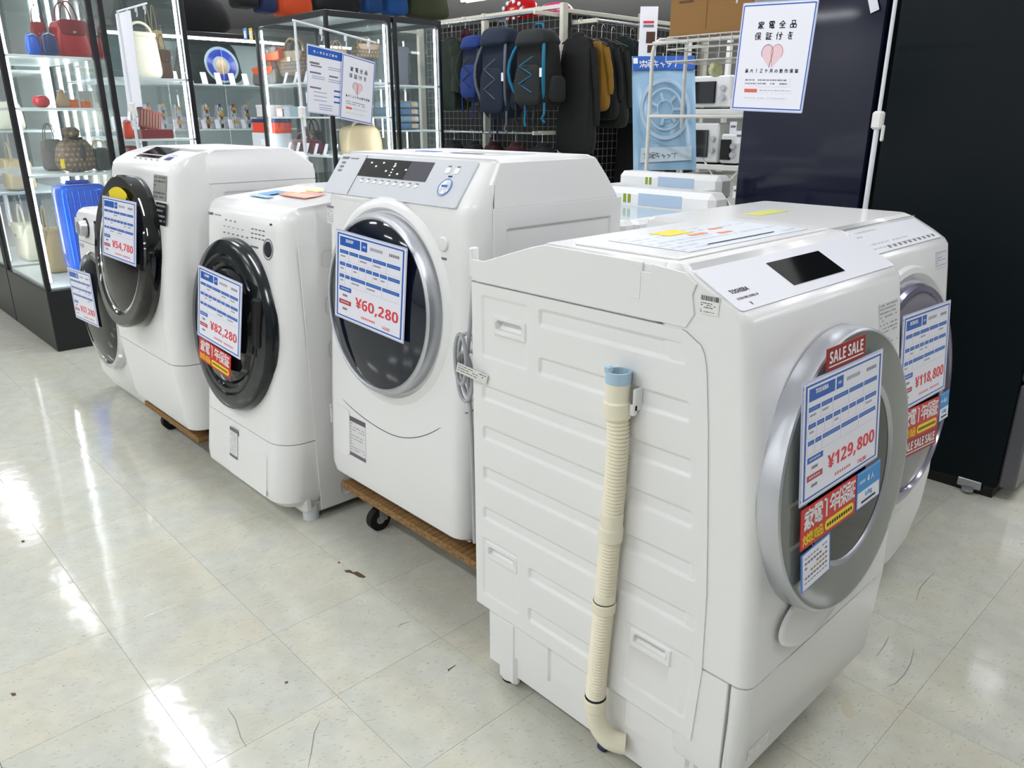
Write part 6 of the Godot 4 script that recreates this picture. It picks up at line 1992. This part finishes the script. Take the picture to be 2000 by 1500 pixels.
func cap_bag() -> void:
	# printed plastic bag hanging behind the rack
	var d := 4.22
	var tl := deep(1249, 108, d)
	var tr := deep(1372, 112, d)
	var br := deep(1345, 328, d)
	var bl := deep(1222, 335, d)
	var u := (tr - tl + br - bl) * 0.5
	var up := (tl - bl + tr - br) * 0.5
	var w := u.length()
	var h := up.length()
	var t := thing("packaged_cap", "pale blue printed plastic bag with blue heading hanging behind the steel rack", "package", frame((tl + tr + br + bl) * 0.25, u, up))
	var m := mat("bag_blue", Color(0.60, 0.75, 0.86), 0.22)
	put(G.new().grid(func(a: float, b: float) -> Vector3: return Vector3((a - 0.5) * w, (b - 0.5) * h, 0.02 * sin(PI * a) * sin(PI * b) + 0.004 * sin(a * 17.0 + b * 6.0) * sin(PI * b)), 24, 24), "bag_front", m, t)
	put(G.new().grid(func(a: float, b: float) -> Vector3: return Vector3((a - 0.5) * w, (b - 0.5) * h, -0.02 * sin(PI * a) * sin(PI * b)), 12, 12), "bag_back", m, t)
	var z := 0.028
	# heading and foot print lie just proud of the film
	put(G.new().box(Vector3(0, h * 0.43, 0.012), Vector3(w * 0.98, h * 0.12, 0.004)), "blue_heading", M.ink_blue, t)
	kanji("洗濯キャップ", h * 0.06, w * 0.1, w * 0.013, M.ink_white, t, Transform3D(Basis(), Vector3(-w * 0.38, h * 0.395, 0.0145)))
	patch("white_square", w * 0.07, h * 0.05, M.ink_white, t, Transform3D(Basis(), Vector3(-w * 0.45, h * 0.45, 0.0145)), 0.0004)
	var foot := G.new()
	foot.prism(PackedVector2Array([Vector2(-w * 0.40, -h * 0.44), Vector2(w * 0.42, -h * 0.42), Vector2(w * 0.42, -h * 0.30), Vector2(-w * 0.38, -h * 0.31)]), 0.002, 0.0, 0.012)
	put(foot, "foot_label", mat("foot_print", Color(0.80, 0.87, 0.92), 0.3), t)
	kanji("洗濯キャップ", h * 0.05, w * 0.085, w * 0.011, M.ink_grey, t, Transform3D(Basis(), Vector3(-w * 0.33, -h * 0.40, 0.0145)))
	# picture of the round white cap
	var white := mat("cap_print", Color(0.72, 0.82, 0.90), 0.3)
	for q in [[0.40, 0.35], [0.28, 0.255], [0.13, 0.11]]:
		var g := G.new()
		g.xf = Transform3D(Basis(), Vector3(0, 0.02 * h, z - 0.0015))
		g.lathe([Vector2(q[0] * w, 0), Vector2(q[0] * w, 0.001), Vector2(q[1] * w, 0.001), Vector2(q[1] * w, 0)], 40, 1.0, 1.22)
		put(g, "printed_ring", white, t)
	for k in 7:
		var a := TAU * k / 7.0
		var g := G.new()
		g.xf = Transform3D(Basis(Vector3.BACK, a), Vector3(0, 0.02 * h, z - 0.0012))
		g.box(Vector3(0.19 * w, 0, 0), Vector3(0.14 * w, 0.045 * w, 0.001))
		put(g, "printed_spoke", white, t)
	put(G.new().tube([Vector3(0, h * 0.48, 0), Vector3(0, h * 0.53, -0.01)], 0.002, 5), "hang_loop", M.steel, t)

func microwaves() -> void:
	var x := 4.25
	var z0 := on_x(1335, 250, x).z
	var z1 := on_x(1470, 250, x).z
	var y1 := on_x(1400, 213, x).y
	var y2 := on_x(1400, 322, x).y
	var w := z1 - z0
	var t := thing("shelf_unit", "white metal shelf unit carrying microwave ovens", "shelf", at(Vector3(x + 0.22, 0, (z0 + z1) / 2)))
	for y in [y1, y2, y2 - 0.36, 0.12]:
		put(G.new().box(Vector3(0, y - 0.015, 0), Vector3(0.46, 0.03, w), 0.003), "shelf", M.enamel, t)
	for a in [-1, 1]:
		for b in [-1, 1]:
			put(G.new().box(Vector3(0.225 * a, 0.95, (w / 2) * b), Vector3(0.03, 1.9, 0.03), 0.003), "upright", M.enamel, t)
	for s in [-1, 1]:
		put(G.new().tube([Vector3(-0.21, y2 + 0.05, w / 2 - 0.34 * (s + 1) / 2), Vector3(-0.24, y2 - 0.34, w / 2 - 0.34 * (1 - s) / 2)], 0.006, 6), "cross_brace", M.enamel, t)
	for q in [[1340, 1428, 148, y1, "white microwave oven with wide black window on the upper shelf", 0.92], [1346, 1404, 240, y2, "small white microwave oven on the lower shelf", 0.9], [1408, 1440, 262, y2, "grey and black toaster oven beside the small microwave oven", 0.85], [1330, 1400, 340, y2 - 0.36, "dark fronted oven on the bottom shelf behind the washers", 0.8]]:
		var s := spot_x(q[0], q[1], q[2], x, q[3])
		var m := thing("microwave_oven", q[4], "microwave", at(s[0], -90), "microwave ovens on the shelf unit")
		var ww: float = s[1]
		var hh: float = minf(s[2], 0.33)
		put(G.new().box(Vector3(0, hh / 2 + 0.006, -0.17), Vector3(ww, hh - 0.012, 0.33), 0.008), "case", M.white_side, m)
		put(G.new().box(Vector3(-ww * 0.12, hh / 2, 0.004), Vector3(ww * 0.64, hh * 0.66, 0.01), 0.003), "window", M.black_gloss, m)
		put(G.new().cyl(Vector3(ww * 0.36, hh * 0.62, 0), Vector3(ww * 0.36, hh * 0.62, 0.02), 0.018, 0.016, 16), "dial", M.silver, m)
		put(G.new().cyl(Vector3(ww * 0.36, hh * 0.34, 0), Vector3(ww * 0.36, hh * 0.34, 0.02), 0.018, 0.016, 16), "dial", M.silver, m)
		put(G.new().box(Vector3(0, 0.003, -0.17), Vector3(ww * 0.8, 0.006, 0.26)), "feet", M.rubber, m)
	for q in [[1432, 250], [1444, 268], [1433, 205], [1438, 375]]:
		var p := on_x(q[0], q[1], x - 0.06)
		var tg := thing("price_tag", "white price tag hanging at the edge of the microwave shelf", "price tag", at(p, -90), "tags on the microwave shelf")
		put(G.new().box(Vector3.ZERO, Vector3(0.045, 0.07, 0.001)), "card", M.paper, tg)
		put(G.new().box(Vector3(0, 0.008, 0.001), Vector3(0.032, 0.012, 0.0006)), "print", M.ink_grey, tg)

func clothes_rack() -> void:
	var X := 4.7
	var Z := on_x(1099, 150, X).z
	var t := thing("display_rack", "cream steel gondola rack with wire grid backs for backpacks and jackets", "rack", at(Vector3(X, 0, Z)))
	var H := 2.06
	var enamel := mat("rack_cream", Color(0.84, 0.83, 0.77), 0.45)
	for q in [[0, 0], [0, -0.9], [0, -1.8], [0.95, 0], [1.9, 0]]:
		put(G.new().box(Vector3(q[0], H / 2, q[1]), Vector3(0.06, H, 0.04), 0.004), "upright", enamel, t)
	put(G.new().box(Vector3(0, H - 0.02, -0.9), Vector3(0.03, 0.03, 1.8), 0.003), "top_rail", enamel, t)
	put(G.new().box(Vector3(0.95, H - 0.05, 0), Vector3(1.9, 0.03, 0.03), 0.003), "top_rail", enamel, t)
	wire_grid(Vector3(0.02, 1.3, -0.9), 1.7, 1.45, 0.06, 90, "wire_grid", t, mat("grid_wire", Color(0.55, 0.55, 0.52), 0.5))
	wire_grid(Vector3(0.95, 1.3, -0.02), 1.8, 1.45, 0.06, 0, "wire_grid", t, mat("grid_wire", Color(0.55, 0.55, 0.52), 0.5))
	put(G.new().box(Vector3(0.075, 1.0, -0.9), Vector3(0.02, 2.0, 1.8)), "backing", M.dark, t)
	put(G.new().box(Vector3(1.0, 1.0, -0.075), Vector3(1.8, 2.0, 0.02)), "backing", M.dark, t)
	# hanging bars held off the uprights
	var bars := [[Vector3(-0.26, 1.98, -1.85), Vector3(-0.26, 1.98, -0.05)], [Vector3(-0.26, 1.13, -1.85), Vector3(-0.26, 1.13, -0.05)], [Vector3(0.1, 1.93, 0.24), Vector3(1.9, 1.93, 0.24)]]
	for q in bars:
		put(G.new().cyl(q[0], q[1], 0.012, -1, 10), "hang_bar", M.steel, t)
	for q in [[Vector3(0, 1.98, -0.05), Vector3(-0.26, 1.98, -0.05)], [Vector3(0, 1.98, -1.8), Vector3(-0.26, 1.98, -1.8)], [Vector3(0.1, 1.93, 0), Vector3(0.1, 1.93, 0.24)], [Vector3(1.8, 1.93, 0), Vector3(1.8, 1.93, 0.24)], [Vector3(0, 1.13, -0.05), Vector3(-0.26, 1.13, -0.05)]]:
		put(G.new().box((q[0] + q[1]) / 2, ((q[1] - q[0]) as Vector3).abs() + Vector3(0.02, 0.03, 0.02), 0.003), "bracket", enamel, t)
	# ---- backpacks and garments on the aisle side
	var xp := X - 0.26
	var navy := cloth("pack_navy", Color(0.035, 0.10, 0.18))
	var slate := cloth("pack_grey", Color(0.36, 0.38, 0.42))
	var black := cloth("pack_black", Color(0.035, 0.04, 0.045))
	var teal := cloth("pack_teal", Color(0.03, 0.42, 0.55))
	var camo := cloth("pack_camo", Color(0.05, 0.09, 0.20))
	var royal := cloth("pack_royal", Color(0.03, 0.16, 0.42))
	var sp := func(u0: float, u1: float, v0: float, v1: float, x: float) -> Array:
		var b := on_x((u0 + u1) / 2, v1, x)
		return spot_x(u0, u1, v0, x, b.y)
	backpack("black backpack with teal cords and straps next to the cream upright", sp.call(1012, 1096, 50, 222, xp - 0.04), black, cloth("pack_charcoal", Color(0.07, 0.085, 0.095)), teal, -90, 0.22)
	backpack("navy backpack with grey shoulder straps on the rack", sp.call(945, 1018, 46, 240, xp - 0.02), navy, navy, slate, -90, 0.22)
	backpack("navy camouflage backpack with bright blue lower pocket on the rack", sp.call(908, 958, 64, 205, xp), camo, royal, cloth("pack_olive", Color(0.12, 0.14, 0.12)), -90, 0.2)
	jacket("green jacket hanging at the far end of the backpack rack", sp.call(862, 905, 72, 215, xp), cloth("jacket_green", Color(0.05, 0.11, 0.05)), -90, 0.2, "jackets on the gondola rack")
	jacket("narrow maroon jacket between the green jacket and the backpacks", sp.call(905, 914, 56, 190, xp + 0.12), cloth("jacket_maroon", Color(0.22, 0.03, 0.06)), -90, 0.12, "jackets on the gondola rack", false)
	var low := [[870, 905, Color(0.015, 0.015, 0.02), "black trousers"], [905, 945, Color(0.02, 0.025, 0.05), "near black navy trousers"], [945, 985, Color(0.20, 0.04, 0.05), "dark red trousers"], [985, 1030, Color(0.22, 0.05, 0.05), "brick red trousers"], [1030, 1090, Color(0.03, 0.04, 0.05), "charcoal trousers"]]
	for k in low.size():
		var q: Array = low[k]
		var a := on_x(q[0], 270, xp)
		var b := on_x(q[1], 270, xp)
		jacket("%s on the lower bar under the backpacks" % q[3], [Vector3(xp, 0.35, (a.z + b.z) / 2), absf(b.z - a.z) * 0.9, 0.71], cloth("low_%d" % k, q[2]), -90, 0.16, "garments on the lower bar", false)
	# ---- jackets on the far side
	var zp := Z + 0.24
	var jk := [[1104, 1156, 62, 300, Color(0.012, 0.012, 0.016), "black hooded jacket with a white tag"], [1132, 1178, 76, 218, Color(0.50, 0.36, 0.04), "mustard yellow jacket"], [1160, 1190, 74, 235, Color(0.04, 0.06, 0.07), "charcoal jacket"], [1174, 1214, 78, 250, Color(0.06, 0.085, 0.04), "green camouflage jacket"], [1208, 1226, 70, 240, Color(0.02, 0.10, 0.10), "dark teal jacket"], [1214, 1248, 80, 196, Color(0.05, 0.15, 0.48), "bright blue patterned jacket"]]
	for k in jk.size():
		var q: Array = jk[k]
		var z: float = zp + 0.03 * (k % 2)
		var y := on_z((q[0] + q[1]) / 2.0, q[3], z).y
		var j := jacket("%s on the gondola rack beside the microwave shelves" % q[5], [Vector3(on_z((q[0] + q[1]) / 2.0, q[2], z).x, y, z), 0.40, on_z((q[0] + q[1]) / 2.0, q[2], z).y - y], cloth("jk_%d" % k, q[4]), 90.0, 0.085, "jackets on the gondola rack")
		if k == 0:
			put(G.new().box(Vector3(0.06, 0.62, 0.13), Vector3(0.045, 0.085, 0.002)), "white_tag", M.paper, j)
	for k in 4:
		var a := on_z(1112 + 32 * k, 280, zp - 0.03)
		jacket("black coat hanging low behind the coloured jackets" , [Vector3(a.x + 0.75, 0.45, zp), 0.38, 1.3], M.jk_0, 90.0, 0.10, "black coats behind the jackets", false)
	# ---- inflatables on the top
	var rd := thing("inflatable_ring", "red inflatable with white spots on top of the backpack rack", "inflatable", at(on_x(1020, 28, X + 0.3)))
	put(G.new().soft(Vector3(0, 0.02, 0), Vector3(0.26, 0.22, 0.34), 0.9, 1, 0.9, 0.03), "body", mat("vinyl_red", Color(0.75, 0.04, 0.08), 0.2), rd)
	for k in 9:
		var a := TAU * k / 9.0
		put(G.new().soft(Vector3(-0.12, 0.02 + 0.065 * sin(a), 0.11 * cos(a)), Vector3(0.02, 0.035, 0.035), 0.9, 1, 1, 0, 10, 6), "spot", M.paper, rd)
	var pk := thing("inflatable_pack", "pink inflatable pack hanging on the wire grid behind the cream upright", "inflatable", at(on_x(1085, 50, X + 0.25)))
	put(G.new().soft(Vector3.ZERO, Vector3(0.2, 0.34, 0.36), 0.7, 0.8, 1, 0.05), "body", mat("vinyl_pink", Color(0.85, 0.22, 0.55), 0.25), pk)
	put(G.new().cyl(Vector3(-0.1, 0.08, 0.0), Vector3(-0.14, 0.09, 0.0), 0.02, 0.016), "valve", M.clear_plastic, pk)
	# dark gondola back that closes the view behind the clothes
	var gb := thing("gondola_wall", "dark tall gondola back panel behind the hanging clothes", "partition", at(Vector3(6.3, 0, -7.3)))
	put(G.new().box(Vector3(-0.1, 0.95, 0.0), Vector3(3.6, 1.9, 0.06), 0.004), "panel", M.dark, gb)
	for s in [-1, 0, 1]:
		put(G.new().box(Vector3(-0.1 + 1.75 * s, 0.98, 0.04), Vector3(0.05, 1.96, 0.04), 0.003), "upright", M.frame_black, gb)

# ---------------------------------------------------------------- cord, stains, scuffs
func details() -> void:
	# grey power cord bundled at the back of the silver ringed machine
	var t := thing("power_cord", "grey power cord tied in a bundle behind the silver ringed machine", "cord", at(Vector3(0.995, 0, -1.19)))
	var p := []
	for q in [[928, 518], [924, 560], [920, 610], [916, 660], [912, 700], [916, 760], [921, 850], [924, 950], [927, 1060]]:
		p.append(on_x(q[0], q[1], 1.0) - t.position)
	put(G.new().tube(p, 0.0042, 8), "cord", M.cord_grey, t)
	for s in 4:
		var lp := []
		for k in 21:
			var a := TAU * k / 20.0
			lp.append(on_x(907 + s * 3, 718, 0.99 + 0.006 * s) - t.position + Vector3(-0.01 + 0.006 * s, cos(a) * 0.055 - (0.02 if s % 2 else -0.02), sin(a) * (0.018 + 0.006 * s)))
		put(G.new().tube(lp, 0.0042, 8), "loop", M.cord_grey, t)
	var f := corners([[892, 708], [952, 732], [944, 750], [900, 728]], Vector3(0.965, 0.8, -1.18), Vector3(-1, 0, 0.3))
	var tg := G.new()
	tg.xf = Transform3D(f[0].basis, f[0].origin - t.position)
	tg.box(Vector3.ZERO, Vector3(0.075, 0.02, 0.002))
	put(tg, "cord_label", printed("cord_label", lines_image(96, 30, Color(0.9, 0.9, 0.88), Color(0.3, 0.3, 0.3), 3, 91)), t)
	put(G.new().box(on_x(926, 512, 1.0) - t.position, Vector3(0.02, 0.06, 0.012), 0.003), "cord_hook", M.white_plate, t)
	# marks on the floor: flat dried stains and scuffs with their own outline
	var fl := get_node("floor")
	var stain := func(px: Array, m: Material, called: String) -> void:
		var o := PackedVector2Array()
		var c := Vector3.ZERO
		for q in px:
			c += on_y(q[0], q[1], 0.0)
		c /= px.size()
		for q in px:
			var w := on_y(q[0], q[1], 0.0) - c
			o.append(Vector2(w.x, -w.z))
		var g := G.new()
		g.xf = Transform3D(Basis(Vector3.RIGHT, -PI / 2), c)
		g.prism(o, 0.0003, 0.0, 0.0)
		put(g, called, m, fl)
	var brown := mat("stain_brown", Color(0.36, 0.27, 0.17), 0.7)
	stain.call([[672, 1114], [684, 1113], [690, 1118], [697, 1116], [708, 1122], [715, 1127], [710, 1129], [700, 1127], [692, 1122], [684, 1119], [676, 1118]], brown, "stain")
	stain.call([[660, 1098], [664, 1097], [664, 1100], [660, 1101]], brown, "stain")
	stain.call([[20, 1354], [30, 1353], [32, 1358], [24, 1360]], brown, "stain")
	stain.call([[41, 1056], [48, 1055], [48, 1059], [43, 1060]], brown, "stain")
	stain.call([[556, 1332], [562, 1330], [563, 1334], [557, 1336]], brown, "stain")
	stain.call([[874, 1308], [884, 1302], [891, 1298], [889, 1301], [880, 1307], [876, 1312]], brown, "stain")
	var tan := mat("stain_yellow", Color(0.79, 0.765, 0.68), 0.2)
	stain.call([[1644, 1368], [1656, 1362], [1664, 1374], [1668, 1394], [1662, 1404], [1650, 1398], [1642, 1384]], tan, "stain")
	var scuff := mat("scuff_grey", Color(0.56, 0.56, 0.53), 0.4)
	var lines := [[[1785, 1268], [1779, 1295], [1766, 1318], [1748, 1336], [1732, 1341]], [[1736, 1243], [1728, 1260], [1712, 1282]], [[1826, 1117], [1808, 1135], [1796, 1150], [1790, 1172]], [[445, 1384], [460, 1405], [470, 1440], [482, 1460]], [[625, 1408], [614, 1430], [608, 1470], [602, 1498]], [[235, 946], [244, 948], [250, 946]], [[340, 938], [360, 935], [376, 932]], [[776, 1225], [784, 1219], [800, 1214]]]
	for q in lines:
		var pp := []
		var rr := []
		for k in q.size():
			pp.append(on_y(q[k][0], q[k][1], 0.0))
			rr.append(0.0012 if k > 0 and k < q.size() - 1 else 0.0006)
		var g := G.new()
		for k in q.size() - 1:
			var a: Vector3 = pp[k]
			var b: Vector3 = pp[k + 1]
			var s := (b - a).normalized().cross(Vector3.UP)
			g.quad(a - s * rr[k] + Vector3(0, 0.0003, 0), b - s * rr[k + 1] + Vector3(0, 0.0003, 0), b + s * rr[k + 1] + Vector3(0, 0.0003, 0), a + s * rr[k] + Vector3(0, 0.0003, 0), Vector3.UP)
		put(g, "scuff", scuff, fl)
